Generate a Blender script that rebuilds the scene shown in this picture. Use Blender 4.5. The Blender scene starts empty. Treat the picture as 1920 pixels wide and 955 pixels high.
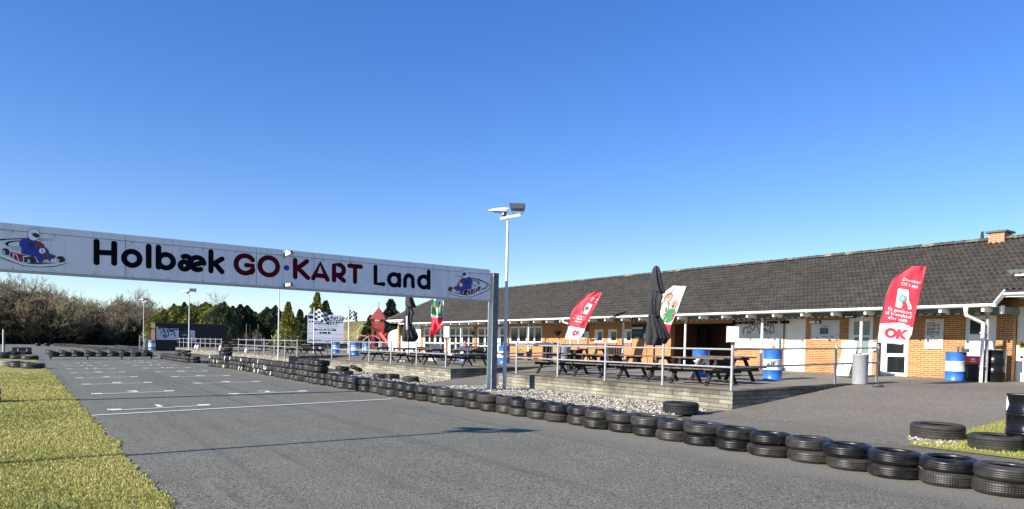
import bpy, bmesh, math, random
import numpy as np
from math import sin, cos, pi, radians, sqrt, atan2
from mathutils import Vector, Matrix
random.seed(7); rng = np.random.default_rng(7)
SC = bpy.context.scene
COL = SC.collection

# ------------------------------------------------------------------ camera model (photo 1920x955)
H = 1.5; FPX = 1300.; CX, CY = 960., 687.
ROLL = radians(1.27); PITCH = radians(1.65); YAW = math.atan(900/1300.)
Fv = np.array([sin(YAW)*cos(PITCH), cos(YAW)*cos(PITCH), -sin(PITCH)])
R0 = np.array([cos(YAW), -sin(YAW), 0.]); U0 = np.cross(R0, Fv)
Rv = R0*cos(ROLL)+U0*sin(ROLL); Uv = -R0*sin(ROLL)+U0*cos(ROLL)
EYE = np.array([0, 0, H])
def ray(x, y): return Fv+Rv*(x-CX)/FPX-Uv*(y-CY)/FPX
def proj(p):
    v = np.array(p, float)-EYE; z = v@Fv
    return CX+FPX*(v@Rv)/z, CY-FPX*(v@Uv)/z
def hitp(a, b, x, y):
    d = ray(x, y); t = (a-H)/(d[2]-b*d[0]); return EYE+d*t
TB = .0222; TA = .52-13.9*TB
def zt(X): return TA+TB*X
def zg(X):
    if X < -60: return -.78
    if X < 8: return .013*X
    if X < 11.5: return .104-(X-8)/3.5*.054
    return .05
def T(x, y, dz=0): return hitp(TA+dz, TB, x, y)
def G(x, y, dz=0): return hitp(dz, .013, x, y)
def F0(x, y): return hitp(.05, 0, x, y)
def onX(x, y, X): d = ray(x, y); return EYE+d*X/d[0]
def zof(p, y):
    lo, hi = -5, 40
    for _ in range(50):
        m = (lo+hi)/2
        if proj((p[0], p[1], m))[1] > y: lo = m
        else: hi = m
    return lo

# ------------------------------------------------------------------ materials
MATS = {}
def nmat(name):
    m = bpy.data.materials.new(name); m.use_nodes = True
    nt = m.node_tree; b = nt.nodes['Principled BSDF']
    return m, nt, b
def mat(name, col, rough=.6, var=0., vscale=8., bump=0., bscale=40., metal=0., spec=.5, col2=None, coord='Object', detail=4):
    if name in MATS: return MATS[name]
    m, nt, b = nmat(name); N = nt.nodes; L = nt.links
    b.inputs['Roughness'].default_value = rough; b.inputs['Metallic'].default_value = metal
    b.inputs['Specular IOR Level'].default_value = spec
    b.inputs['Base Color'].default_value = (*col, 1)
    tc = N.new('ShaderNodeTexCoord')
    if var > 0 or col2:
        n = N.new('ShaderNodeTexNoise'); n.inputs['Scale'].default_value = vscale; n.inputs['Detail'].default_value = detail
        n.inputs['Roughness'].default_value = .65
        r = N.new('ShaderNodeValToRGB')
        c2 = col2 if col2 else tuple(min(1, c*(1+var)) for c in col)
        c1 = col if col2 else tuple(c*(1-var) for c in col)
        r.color_ramp.elements[0].color = (*c1, 1); r.color_ramp.elements[1].color = (*c2, 1)
        r.color_ramp.elements[0].position = .35; r.color_ramp.elements[1].position = .68
        L.new(tc.outputs[coord], n.inputs['Vector']); L.new(n.outputs['Fac'], r.inputs['Fac']); L.new(r.outputs['Color'], b.inputs['Base Color'])
    if bump > 0:
        n2 = N.new('ShaderNodeTexNoise'); n2.inputs['Scale'].default_value = bscale; n2.inputs['Detail'].default_value = 3
        bp = N.new('ShaderNodeBump'); bp.inputs['Strength'].default_value = bump; bp.inputs['Distance'].default_value = .02
        L.new(tc.outputs[coord], n2.inputs['Vector']); L.new(n2.outputs['Fac'], bp.inputs['Height']); L.new(bp.outputs['Normal'], b.inputs['Normal'])
    MATS[name] = m; return m
def mixmats(name, cols, scales, rough, bump, bscale, speck=None, wpos=True):
    """ground material: large patches, mid blotches and fine grain"""
    m, nt, b = nmat(name); N = nt.nodes; L = nt.links
    tc = N.new('ShaderNodeTexCoord'); cur = None
    b.inputs['Roughness'].default_value = rough; b.inputs['Specular IOR Level'].default_value = .3
    base = N.new('ShaderNodeRGB'); base.outputs[0].default_value = (*cols[0], 1); cur = base.outputs[0]
    for c, (s, lo, hi, amt, det) in zip(cols[1:], scales):
        n = N.new('ShaderNodeTexNoise'); n.inputs['Scale'].default_value = s; n.inputs['Detail'].default_value = det; n.inputs['Roughness'].default_value = .6
        mr = N.new('ShaderNodeMapRange'); mr.inputs['From Min'].default_value = lo; mr.inputs['From Max'].default_value = hi; mr.inputs['To Max'].default_value = amt
        mx = N.new('ShaderNodeMix'); mx.data_type = 'RGBA'; mx.inputs['B'].default_value = (*c, 1)
        L.new(tc.outputs['Object'], n.inputs['Vector']); L.new(n.outputs['Fac'], mr.inputs['Value']); L.new(mr.outputs[0], mx.inputs['Factor'])
        L.new(cur, mx.inputs['A']); cur = mx.outputs['Result']
    L.new(cur, b.inputs['Base Color'])
    n2 = N.new('ShaderNodeTexNoise'); n2.inputs['Scale'].default_value = bscale; n2.inputs['Detail'].default_value = 2
    bp = N.new('ShaderNodeBump'); bp.inputs['Strength'].default_value = bump; bp.inputs['Distance'].default_value = .01
    L.new(tc.outputs['Object'], n2.inputs['Vector']); L.new(n2.outputs['Fac'], bp.inputs['Height']); L.new(bp.outputs['Normal'], b.inputs['Normal'])
    MATS[name] = m; return m
def brickmat(name, c1, c2, mortar, bw, bh, msize, axis='x', rough=.85, bias=0., bump=.5, msmooth=.15, varamt=.35):
    """axis x: wall in the YZ plane; axis y: wall in the XZ plane; 'box': picks by normal"""
    m, nt, b = nmat(name); N = nt.nodes; L = nt.links
    b.inputs['Roughness'].default_value = rough; b.inputs['Specular IOR Level'].default_value = .25
    tc = N.new('ShaderNodeTexCoord'); sp = N.new('ShaderNodeSeparateXYZ'); L.new(tc.outputs['Object'], sp.inputs[0])
    ge = N.new('ShaderNodeNewGeometry'); sn = N.new('ShaderNodeSeparateXYZ'); L.new(ge.outputs['Normal'], sn.inputs[0])
    ab = N.new('ShaderNodeMath'); ab.operation = 'ABSOLUTE'; L.new(sn.outputs['X'], ab.inputs[0])
    gt = N.new('ShaderNodeMath'); gt.operation = 'GREATER_THAN'; gt.inputs[1].default_value = .5; L.new(ab.outputs[0], gt.inputs[0])
    mx = N.new('ShaderNodeMix'); mx.data_type = 'FLOAT'; L.new(gt.outputs[0], mx.inputs['Factor']); L.new(sp.outputs['X'], mx.inputs['A']); L.new(sp.outputs['Y'], mx.inputs['B'])
    cb = N.new('ShaderNodeCombineXYZ'); L.new(mx.outputs['Result'], cb.inputs[0]); L.new(sp.outputs['Z'], cb.inputs[1])
    br = N.new('ShaderNodeTexBrick'); L.new(cb.outputs[0], br.inputs['Vector'])
    br.inputs['Scale'].default_value = 1; br.inputs['Brick Width'].default_value = bw; br.inputs['Row Height'].default_value = bh
    br.inputs['Mortar Size'].default_value = msize; br.inputs['Mortar Smooth'].default_value = msmooth; br.inputs['Bias'].default_value = bias
    br.inputs['Color1'].default_value = (*c1, 1); br.inputs['Color2'].default_value = (*c2, 1); br.inputs['Mortar'].default_value = (*mortar, 1)
    n = N.new('ShaderNodeTexNoise'); n.inputs['Scale'].default_value = 1.3; n.inputs['Detail'].default_value = 8; n.inputs['Roughness'].default_value = .7
    L.new(tc.outputs['Object'], n.inputs['Vector'])
    mr = N.new('ShaderNodeMapRange'); mr.inputs['From Min'].default_value = .3; mr.inputs['From Max'].default_value = .7
    mr.inputs['To Min'].default_value = 1-varamt; mr.inputs['To Max'].default_value = 1+varamt*.6; L.new(n.outputs['Fac'], mr.inputs['Value'])
    mu = N.new('ShaderNodeMix'); mu.data_type = 'RGBA'; mu.blend_type = 'MULTIPLY'; mu.inputs['Factor'].default_value = 1
    L.new(br.outputs['Color'], mu.inputs['A']); L.new(mr.outputs[0], mu.inputs['B']); L.new(mu.outputs['Result'], b.inputs['Base Color'])
    iv = N.new('ShaderNodeMath'); iv.operation = 'SUBTRACT'; iv.inputs[0].default_value = 1; L.new(br.outputs['Fac'], iv.inputs[1])
    bp = N.new('ShaderNodeBump'); bp.inputs['Strength'].default_value = bump; bp.inputs['Distance'].default_value = .01
    L.new(iv.outputs[0], bp.inputs['Height']); L.new(bp.outputs['Normal'], b.inputs['Normal'])
    MATS[name] = m; return m

white = mat('white_paint', (.78, .78, .76), .45, var=.06, vscale=3)
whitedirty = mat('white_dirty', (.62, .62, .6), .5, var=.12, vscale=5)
galv = mat('galvanised', (.40, .41, .42), .45, var=.18, vscale=14, metal=.35)
galvd = mat('galvanised_dull', (.33, .34, .34), .55, var=.2, vscale=10, metal=.25)
black = mat('black_plastic', (.012, .012, .013), .45)
blackp = mat('black_paint', (.006, .0065, .008), .24, spec=.3)
darkgrey = mat('dark_grey', (.05, .05, .052), .6)
greym = mat('grey_bin', (.28, .29, .31), .6, var=.1, vscale=6)
redm = mat('red_paint', (.33, .03, .03), .45, var=.15, vscale=6)
redflag = mat('red_flag', (.62, .035, .06), .7)
whiteflag = mat('white_flag', (.72, .74, .80), .7)
orange = mat('orange_plastic', (.75, .20, .07), .5)
blued = mat('blue_drum', (.03, .15, .52), .4, var=.2, vscale=6)
whited = mat('white_drum', (.66, .68, .68), .45, var=.12, vscale=9)
woodd = mat('dark_wood', (.014, .009, .007), .75, col2=(.028, .018, .014), vscale=9, bump=.3, bscale=25)
woodt = mat('weathered_wood', (.055, .043, .036), .8, col2=(.16, .13, .105), vscale=7, bump=.3, bscale=25)
woodo = mat('orange_wood', (.42, .21, .11), .7, var=.2, vscale=5)
green = mat('green_paint', (.10, .165, .165), .55, var=.15, vscale=3)
glass = mat('window_glass', (.012, .016, .017), .06, spec=.6)
glassg = mat('milky_glass', (.16, .21, .20), .15, var=.15, vscale=1.5)
paint = mat('road_paint', (.72, .72, .70), .65, var=.10, vscale=25)
signm = mat('sign_panel', (.74, .74, .77), .6, var=.05, vscale=2.5, spec=.2)
# faint vertical rain streaks on the sign
_nt = signm.node_tree; _b = _nt.nodes['Principled BSDF']; _src = _b.inputs['Base Color'].links[0].from_socket
_tc = _nt.nodes.new('ShaderNodeTexCoord'); _mp = _nt.nodes.new('ShaderNodeMapping'); _mp.inputs['Scale'].default_value = (9, 9, .55); _nt.links.new(_tc.outputs['Object'], _mp.inputs['Vector'])
_n = _nt.nodes.new('ShaderNodeTexNoise'); _n.inputs['Scale'].default_value = 1; _n.inputs['Detail'].default_value = 5; _nt.links.new(_mp.outputs[0], _n.inputs['Vector'])
_m = _nt.nodes.new('ShaderNodeMapRange'); _m.inputs['From Min'].default_value = .52; _m.inputs['From Max'].default_value = .78; _m.inputs['To Max'].default_value = .45; _nt.links.new(_n.outputs['Fac'], _m.inputs['Value'])
_x = _nt.nodes.new('ShaderNodeMix'); _x.data_type = 'RGBA'; _x.inputs['B'].default_value = (.40, .40, .40, 1); _nt.links.new(_m.outputs[0], _x.inputs['Factor']); _nt.links.new(_src, _x.inputs['A']); _nt.links.new(_x.outputs['Result'], _b.inputs['Base Color'])
navy = mat('navy_letter', (.004, .004, .009), .85, spec=.08)
maroon = mat('maroon_letter', (.075, .004, .010), .85, spec=.08)
bluel = mat('blue_print', (.01, .03, .30), .45)
bluesuit = mat('blue_suit_print', (.008, .03, .30), .45)
redprint = mat('red_print', (.22, .012, .02), .45)
whiteprint = mat('white_print', (.85, .86, .88), .45)
silver = mat('silver_print', (.45, .5, .52), .45)
fabric = mat('black_fabric', (.022, .022, .024), .8, var=.25, vscale=9, bump=.2, bscale=60)
stonew = mat('white_stone', (.42, .40, .35), .85, col2=(.74, .71, .64), vscale=9)
concl = mat('concrete_light', (.50, .48, .43), .85, var=.15, vscale=7)
metaldark = mat('metal_dark', (.06, .075, .07), .5)
yellow = mat('yellow_paint', (.75, .58, .05), .5)
tealm = mat('teal_print', (.05, .28, .22), .5)
greenshirt = mat('green_print', (.04, .26, .09), .7)
yellowp = mat('yellow_print', (.65, .5, .08), .7)
skin = mat('skin_print', (.62, .36, .26), .7)
hair = mat('hair_print', (.33, .2, .11), .7)
creamp = mat('cream_bar_lit_side', (.72, .70, .55), .6)
lens = mat('lamp_glass', (.08, .085, .08), .12)

# asphalt etc.
asph = mixmats('asphalt', [(.165, .160, .122), (.135, .132, .103), (.192, .186, .145), (.040, .040, .035), (.36, .355, .30)],
    [(.35, .42, .62, .7, 5), (2.2, .45, .68, .5, 5), (34, .52, .60, .85, 3), (46, .60, .67, .9, 2)], .85, .8, 60)
def _layer(nt, b, scale, lo, hi, amt, col, det=4, rot=0.):
    src = b.inputs['Base Color'].links[0].from_socket
    tc = nt.nodes.new('ShaderNodeTexCoord'); mp = nt.nodes.new('ShaderNodeMapping'); mp.inputs['Scale'].default_value = scale; mp.inputs['Rotation'].default_value = (0, 0, rot); nt.links.new(tc.outputs['Object'], mp.inputs['Vector'])
    n = nt.nodes.new('ShaderNodeTexNoise'); n.inputs['Scale'].default_value = 1; n.inputs['Detail'].default_value = det; nt.links.new(mp.outputs[0], n.inputs['Vector'])
    m = nt.nodes.new('ShaderNodeMapRange'); m.inputs['From Min'].default_value = lo; m.inputs['From Max'].default_value = hi; m.inputs['To Max'].default_value = amt; nt.links.new(n.outputs['Fac'], m.inputs['Value'])
    x = nt.nodes.new('ShaderNodeMix'); x.data_type = 'RGBA'; x.inputs['B'].default_value = (*col, 1); nt.links.new(m.outputs[0], x.inputs['Factor']); nt.links.new(src, x.inputs['A']); nt.links.new(x.outputs['Result'], b.inputs['Base Color'])
_b0 = asph.node_tree.nodes['Principled BSDF']
_layer(asph.node_tree, _b0, (2.6, .05, 1), .53, .70, .42, (.062, .062, .058), 5, .02)      # rubber laid down along the track
_layer(asph.node_tree, _b0, (5.5, .35, 1), .66, .74, .40, (.055, .055, .052), 3, .10)      # short skids
_layer(asph.node_tree, _b0, (.8, 14, 1), .70, .76, .35, (.24, .235, .21), 4, .04)          # scratches
_layer(asph.node_tree, _b0, (.9, .7, 1), .62, .70, .30, (.085, .083, .074), 7)             # damp and oil stains
# pale dust gathers along the tyre row (x 7.2 .. 8.8)
_nt = asph.node_tree; _b = _nt.nodes['Principled BSDF']; _src = _b.inputs['Base Color'].links[0].from_socket
_tc = _nt.nodes.new('ShaderNodeTexCoord'); _sp = _nt.nodes.new('ShaderNodeSeparateXYZ'); _nt.links.new(_tc.outputs['Object'], _sp.inputs[0])
_n = _nt.nodes.new('ShaderNodeTexNoise'); _n.inputs['Scale'].default_value = 1.6; _n.inputs['Detail'].default_value = 6; _nt.links.new(_tc.outputs['Object'], _n.inputs['Vector'])
_a = _nt.nodes.new('ShaderNodeMath'); _a.operation = 'SUBTRACT'; _a.inputs[1].default_value = 8.05; _nt.links.new(_sp.outputs['X'], _a.inputs[0])
_c = _nt.nodes.new('ShaderNodeMath'); _c.operation = 'ABSOLUTE'; _nt.links.new(_a.outputs[0], _c.inputs[0])
_d = _nt.nodes.new('ShaderNodeMath'); _d.operation = 'MULTIPLY_ADD'; _d.inputs[1].default_value = .9; _nt.links.new(_n.outputs['Fac'], _d.inputs[0]); _nt.links.new(_c.outputs[0], _d.inputs[2])
_m = _nt.nodes.new('ShaderNodeMapRange'); _m.inputs['From Min'].default_value = 1.35; _m.inputs['From Max'].default_value = .75; _m.inputs['To Max'].default_value = .75; _nt.links.new(_d.outputs[0], _m.inputs['Value'])
_x = _nt.nodes.new('ShaderNodeMix'); _x.data_type = 'RGBA'; _x.inputs['B'].default_value = (.20, .185, .155, 1); _nt.links.new(_m.outputs[0], _x.inputs['Factor']); _nt.links.new(_src, _x.inputs['A']); _nt.links.new(_x.outputs['Result'], _b.inputs['Base Color'])
ramp_m = mixmats('ramp_asphalt', [(.185, .164, .128), (.215, .193, .152), (.148, .132, .104), (.06, .053, .042), (.44, .40, .33)],
    [(.5, .42, .62, .8, 5), (3, .45, .7, .5, 5), (34, .52, .62, .8, 3), (30, .62, .69, .9, 2)], .88, .5, 80)
pave_m = mixmats('terrace_paving', [(.235, .208, .155), (.19, .168, .125), (.285, .254, .195), (.10, .088, .068)],
    [(.7, .42, .62, .8, 5), (4, .45, .7, .6, 5), (45, .55, .68, .7, 3)], .88, .4, 60)
dirt_m = mixmats('dusty_edge', [(.17, .165, .15), (.22, .21, .185), (.12, .118, .108), (.30, .285, .25)],
    [(1.5, .4, .62, .8, 5), (9, .45, .65, .6, 4), (70, .58, .68, .8, 2)], .9, .5, 80)
grass_m = mixmats('grass_ground', [(.24, .23, .05), (.29, .265, .075), (.17, .185, .04), (.36, .315, .12)],
    [(.6, .40, .62, .8, 5), (3.5, .48, .66, .7, 6), (30, .5, .68, .6, 4)], .9, .9, 40)
scrub_m = mixmats('scrub_ground', [(.05, .042, .025), (.09, .075, .04), (.03, .03, .018)],
    [(.3, .4, .6, .8, 5), (2, .45, .65, .6, 5)], .95, .8, 10)
dune_m = mixmats('dune_grass', [(.16, .14, .055), (.085, .085, .03), (.24, .20, .09), (.04, .042, .017)],
    [(.12, .42, .6, .8, 6), (.7, .45, .6, .7, 6), (2.5, .5, .66, .7, 5)], .95, 1, 6)
gravel_m = mixmats('gravel_bed', [(.20, .185, .155), (.32, .30, .255), (.07, .062, .05)],
    [(12, .42, .6, .8, 4), (18, .50, .60, .9, 3)], .9, 1, 22)
yb1 = brickmat('yellow_brick', (.44, .215, .080), (.36, .155, .056), (.46, .29, .14), .24, .0667, .010, varamt=.22)
rb1 = brickmat('red_yellow_brick', (.37, .17, .062), (.26, .098, .038), (.52, .335, .17), .24, .0667, .012, varamt=.22)
rchim = brickmat('red_brick', (.42, .13, .07), (.50, .20, .10), (.5, .36, .25), .24, .0667, .012, varamt=.2)
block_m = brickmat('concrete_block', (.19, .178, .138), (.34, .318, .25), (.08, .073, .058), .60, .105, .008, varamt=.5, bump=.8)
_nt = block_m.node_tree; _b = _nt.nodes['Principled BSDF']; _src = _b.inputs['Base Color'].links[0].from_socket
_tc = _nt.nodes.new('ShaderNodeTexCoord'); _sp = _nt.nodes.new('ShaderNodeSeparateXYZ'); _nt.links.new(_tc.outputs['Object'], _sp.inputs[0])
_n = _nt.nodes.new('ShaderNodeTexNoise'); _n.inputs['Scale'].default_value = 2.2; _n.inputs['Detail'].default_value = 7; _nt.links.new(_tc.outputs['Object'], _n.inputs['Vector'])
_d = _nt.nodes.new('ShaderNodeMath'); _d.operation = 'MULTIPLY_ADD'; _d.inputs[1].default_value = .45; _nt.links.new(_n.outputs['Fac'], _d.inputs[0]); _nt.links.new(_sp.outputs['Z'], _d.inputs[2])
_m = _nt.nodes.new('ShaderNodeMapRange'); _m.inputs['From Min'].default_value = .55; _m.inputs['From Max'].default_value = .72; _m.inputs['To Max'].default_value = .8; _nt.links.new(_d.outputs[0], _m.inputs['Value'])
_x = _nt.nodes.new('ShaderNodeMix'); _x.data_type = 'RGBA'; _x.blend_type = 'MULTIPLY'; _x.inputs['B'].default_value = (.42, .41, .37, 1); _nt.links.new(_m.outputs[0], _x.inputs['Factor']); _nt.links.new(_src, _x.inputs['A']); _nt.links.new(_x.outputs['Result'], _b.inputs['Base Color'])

# ------------------------------------------------------------------ mesh builder
class MB:
    def __init__(s): s.v = []; s.f = []; s.m = []; s.mats = []; s.sm = []
    def mi(s, m):
        if m not in s.mats: s.mats.append(m)
        return s.mats.index(m)
    def add(s, vs, fs, m, smooth=False):
        o = len(s.v); s.v += [tuple(map(float, v)) for v in vs]
        k = s.mi(m)
        for f in fs: s.f.append([o+i for i in f]); s.m.append(k); s.sm.append(smooth)
        return s
    def box(s, x0, x1, y0, y1, z0, z1, m):
        vs = [(x, y, z) for x in (x0, x1) for y in (y0, y1) for z in (z0, z1)]
        return s.add(vs, [(0, 1, 3, 2), (4, 6, 7, 5), (0, 4, 5, 1), (2, 3, 7, 6), (0, 2, 6, 4), (1, 5, 7, 3)], m)
    def bar(s, p0, p1, w, h, m, up=(0, 0, 1)):
        p0 = Vector(p0); p1 = Vector(p1); d = (p1-p0).normalized(); u = Vector(up)
        if abs(d.dot(u)) > .98: u = Vector((0, 1, 0))
        r = d.cross(u).normalized(); u = r.cross(d)
        vs = []
        for p in (p0, p1):
            for a, b in ((-1, -1), (1, -1), (1, 1), (-1, 1)): vs.append(p+r*a*w/2+u*b*h/2)
        return s.add(vs, [(3, 2, 1, 0), (4, 5, 6, 7), (0, 1, 5, 4), (1, 2, 6, 5), (2, 3, 7, 6), (3, 0, 4, 7)], m)
    def cyl(s, p0, p1, r, m, n=12, r1=None, caps=True):
        p0 = Vector(p0); p1 = Vector(p1); d = (p1-p0).normalized(); r1 = r if r1 is None else r1
        a = d.orthogonal().normalized(); b = d.cross(a)
        vs = [p+(a*cos(2*pi*i/n)+b*sin(2*pi*i/n))*rr for p, rr in ((p0, r), (p1, r1)) for i in range(n)]
        s.add(vs, [(i, (i+1) % n, n+(i+1) % n, n+i) for i in range(n)], m, True)
        if caps: s.add(vs, [tuple(range(n))[::-1], tuple(range(n, 2*n))], m)
        return s
    def tube(s, pts, r, m, n=8):
        for i in range(len(pts)-1): s.cyl(pts[i], pts[i+1], r, m, n)
        return s
    def lathe(s, prof, m, c=(0, 0, 0), n=32, smooth=True, close=False):
        vs = [(c[0]+r*cos(2*pi*i/n), c[1]+r*sin(2*pi*i/n), c[2]+z) for r, z in prof for i in range(n)]
        fs = []; K = len(prof)
        for k in range(K if close else K-1):
            k2 = (k+1) % K
            for i in range(n): fs.append((k*n+i, k*n+(i+1) % n, k2*n+(i+1) % n, k2*n+i))
        return s.add(vs, fs, m, smooth)
    def disc(s, c, r, m, n=24):
        return s.add([(c[0]+r*cos(2*pi*i/n), c[1]+r*sin(2*pi*i/n), c[2]) for i in range(n)], [tuple(range(n))], m)
    def prism(s, poly, z0, z1, m):
        n = len(poly)
        vs = [(x, y, z0) for x, y in poly]+[(x, y, z1) for x, y in poly]
        return s.add(vs, [tuple(range(n))[::-1], tuple(range(n, 2*n))]+[(i, (i+1) % n, n+(i+1) % n, n+i) for i in range(n)], m)
    def build(s, name, parent=None, loc=None, rot=None):
        me = bpy.data.meshes.new(name); me.from_pydata(s.v, [], s.f)
        for m in s.mats: me.materials.append(m)
        me.polygons.foreach_set('material_index', s.m); me.polygons.foreach_set('use_smooth', s.sm)
        me.update()
        return link(name, me, parent, loc, rot)
def link(name, me, parent=None, loc=None, rot=None):
    o = bpy.data.objects.new(name, me); COL.objects.link(o)
    if parent is not None: o.parent = parent
    if loc is not None: o.location = tuple(map(float, loc))
    if rot is not None: o.rotation_euler = rot
    return o
def tag(o, label=None, cat=None, group=None, kind=None):
    if label: o['label'] = label
    if cat: o['category'] = cat
    if group: o['group'] = group
    if kind: o['kind'] = kind
    return o
def thing(name, label, cat, loc=(0, 0, 0), rz=0, group=None):
    o = bpy.data.objects.new(name, None); COL.objects.link(o); o.empty_display_size = .2
    o.location = tuple(map(float, loc)); o.rotation_euler = (0, 0, rz)
    return tag(o, label, cat, group)
def copy_tree(o, parent=None):
    c = o.copy(); COL.objects.link(c)
    if parent is not None: c.parent = parent
    for ch in list(o.children): copy_tree(ch, c)
    return c
def struct(mb, name): return tag(mb.build(name), kind='structure')
def npmesh(name, verts, faces, mats, midx=None, smooth=False):
    """verts (n,3) float, faces (k,3|4) int"""
    me = bpy.data.meshes.new(name); nf, w = faces.shape
    me.vertices.add(len(verts)); me.vertices.foreach_set('co', verts.astype(np.float32).ravel())
    me.loops.add(nf*w); me.loops.foreach_set('vertex_index', faces.astype(np.int32).ravel())
    me.polygons.add(nf); me.polygons.foreach_set('loop_start', np.arange(0, nf*w, w, dtype=np.int32))
    try: me.polygons.foreach_set('loop_total', np.full(nf, w, dtype=np.int32))
    except Exception: pass
    for m in mats: me.materials.append(m)
    if midx is not None: me.polygons.foreach_set('material_index', midx.astype(np.int32))
    if smooth: me.polygons.foreach_set('use_smooth', np.ones(nf, dtype=bool))
    me.update(calc_edges=True); me.validate()
    return me
def textmesh(s, size, m, align='CENTER', ext=.001, bold=0., sx=1., spacing=1.):
    cu = bpy.data.curves.new('txt', 'FONT'); cu.body = s; cu.size = size; cu.align_x = align; cu.align_y = 'CENTER'
    cu.offset = bold; cu.extrude = ext; cu.space_character = spacing; cu.resolution_u = 3
    o = bpy.data.objects.new('txt', cu); COL.objects.link(o)
    dg = bpy.context.evaluated_depsgraph_get(); me = bpy.data.meshes.new_from_object(o.evaluated_get(dg))
    bpy.data.objects.remove(o); bpy.data.curves.remove(cu)
    vs = [(v.co.x*sx, v.co.y, v.co.z) for v in me.vertices]; fs = [tuple(p.vertices) for p in me.polygons]
    bpy.data.meshes.remove(me); return vs, fs
def addtext(mb, s, size, m, fn, **k):
    """fn maps (x right, y up, z out) to the target position"""
    vs, fs = textmesh(s, size, m, **k)
    mb.add([fn(*v) for v in vs], fs, m)

def scribble(mb, m, fn, x0, x1, y, h, seed=0):
    """a line of small illegible print"""
    r = random.Random(seed*131+int(abs(y)*977)); x = x0
    while x < x1:
        w = r.uniform(.5, 2.6)*h; hh = h*r.uniform(.75, 1.1)
        if x+w > x1: break
        mb.add([fn(x, y-hh/2, .001), fn(x+w, y-hh/2, .001), fn(x+w, y+hh/2, .001), fn(x, y+hh/2, .001)], [(0, 1, 2, 3)], m); x += w+h*r.uniform(.35, .9)

# ------------------------------------------------------------------ ground, track, paving
def sheet(name, poly, m, zf, dz=0., sub=None):
    bm = bmesh.new(); vs = [bm.verts.new((x, y, 0)) for x, y in poly]; bm.faces.new(vs)
    xs = [-60, 0, 8, 11.5, 13.9, 19.3] if sub is None else sub
    for X in xs:
        bmesh.ops.bisect_plane(bm, geom=bm.verts[:]+bm.edges[:]+bm.faces[:], plane_co=(X, 0, 0), plane_no=(1, 0, 0))
    for v in bm.verts: v.co.z = zf(v.co.x)+dz
    bmesh.ops.recalc_face_normals(bm, faces=bm.faces)
    me = bpy.data.meshes.new(name); bm.to_mesh(me); bm.free(); me.materials.append(m)
    if me.polygons and me.polygons[0].normal.z < 0: me.flip_normals()
    return tag(link(name, me), kind='structure')
sheet('ground', [(-900, -300), (900, -300), (900, 1500), (-900, 1500)], scrub_m, zg, -.03)
# grass field left and far
def ragged(x0, y0, x1, y1, n, amp, seed=0):
    r = random.Random(seed); out = []
    for i in range(n+1):
        t = i/n; out.append((x0+(x1-x0)*t+r.uniform(-amp, amp), y0+(y1-y0)*t))
    return out
edge = ragged(1.3, -12, .80, 20, 260, .03, 1)+ragged(.79, 20.05, .50, 40, 120, .04, 2)+ragged(.5, 40.1, -.2, 66, 60, .05, 3)+ragged(-.3, 66.2, -1.5, 78, 20, .08, 4)+[(-3, 84), (-9, 88), (-60, 90)]
sheet('lawn', edge+[(-60, -12)], grass_m, zg, .004)
sheet('track', [(-.6, -14), (11.6, -14), (11.6, 62), (13, 78), (16, 90), (22, 104), (22, 128), (-3, 150), (-70, 135), (-70, 92), (-10, 92), (-3.5, 88), (-2.6, 74), (-1.2, 60), (-.6, 40)], asph, zg, -.006)
# far grass patches along the far bend
sheet('grass_island', [(3.5, 105), (7.4, 82), (8.6, 78), (10.5, 90), (12.4, 106), (9, 122)], grass_m, zg, .010)
# gravel beds
sheet('gravel_strip', [(11.35, 20.6), (11.1, 18.9), (10.6, 14.6), (11.0, 12), (11.55, 10.4), (13.9, 10.9), (13.9, 21.2), (12.2, 21.6)], gravel_m, zg, .004)
sheet('gravel_patch', [(11.6, 22.0), (9.6, 22.2), (9.3, 25), (10.0, 30), (12.0, 33), (13.9, 33), (13.9, 24.3)], gravel_m, zg, .004)
# apron between the track and the ramps (brownish)
RX0 = 13.2
def zramp(X):
    if X < RX0: return zg(X)
    if X > 19.4: return zt(X)
    t = (X-RX0)/(19.4-RX0); t2 = t*t*(3-2*t)*.35+t*.65
    return zg(RX0)*(1-t2)+zt(19.4)*t2
rs = [8, 11.5, RX0]+[RX0+(19.4-RX0)*i/10 for i in range(1, 11)]
sheet('apron', [(11.5, 9.9), (10.95, 6.5), (11.25, 5.7), (11.6, 5.0), (11.6, 3.0), (26, -2), (26, 10.68), (13.9, 10.68), (12.3, 10.55)], ramp_m, zramp, -.002, rs)
def hitf(px, py):
    z = .05
    for _ in range(40): p = hitp(z, 0, px, py); z = z*.5+zramp(p[0])*.5
    return p
SG_ = [tuple(hitf(*q)[:2]) for q in ((1695, 836), (1722, 826), (1795, 818), (1822, 806), (1880, 789), (1935, 784))]
SG_ = [(max(11.55, a), b) for a, b in SG_]
sheet('side_ground', SG_+[(SG_[-1][0]+3, SG_[-1][1]-.8), (60, 4.5), (60, -12), (11.6, -12), (11.6, 3.0)], grass_m, lambda X: zramp(X), .008, rs)
for a, b in ((20.9, 24.42), (40.3, 45.95), (62.9, 66.8)):
    sheet('ramp', [(10.9, a+.35), (10.9, b-.4), (13.9, b), (22, b), (22, a), (13.9, a)], ramp_m, zramp, .008, rs)
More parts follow.
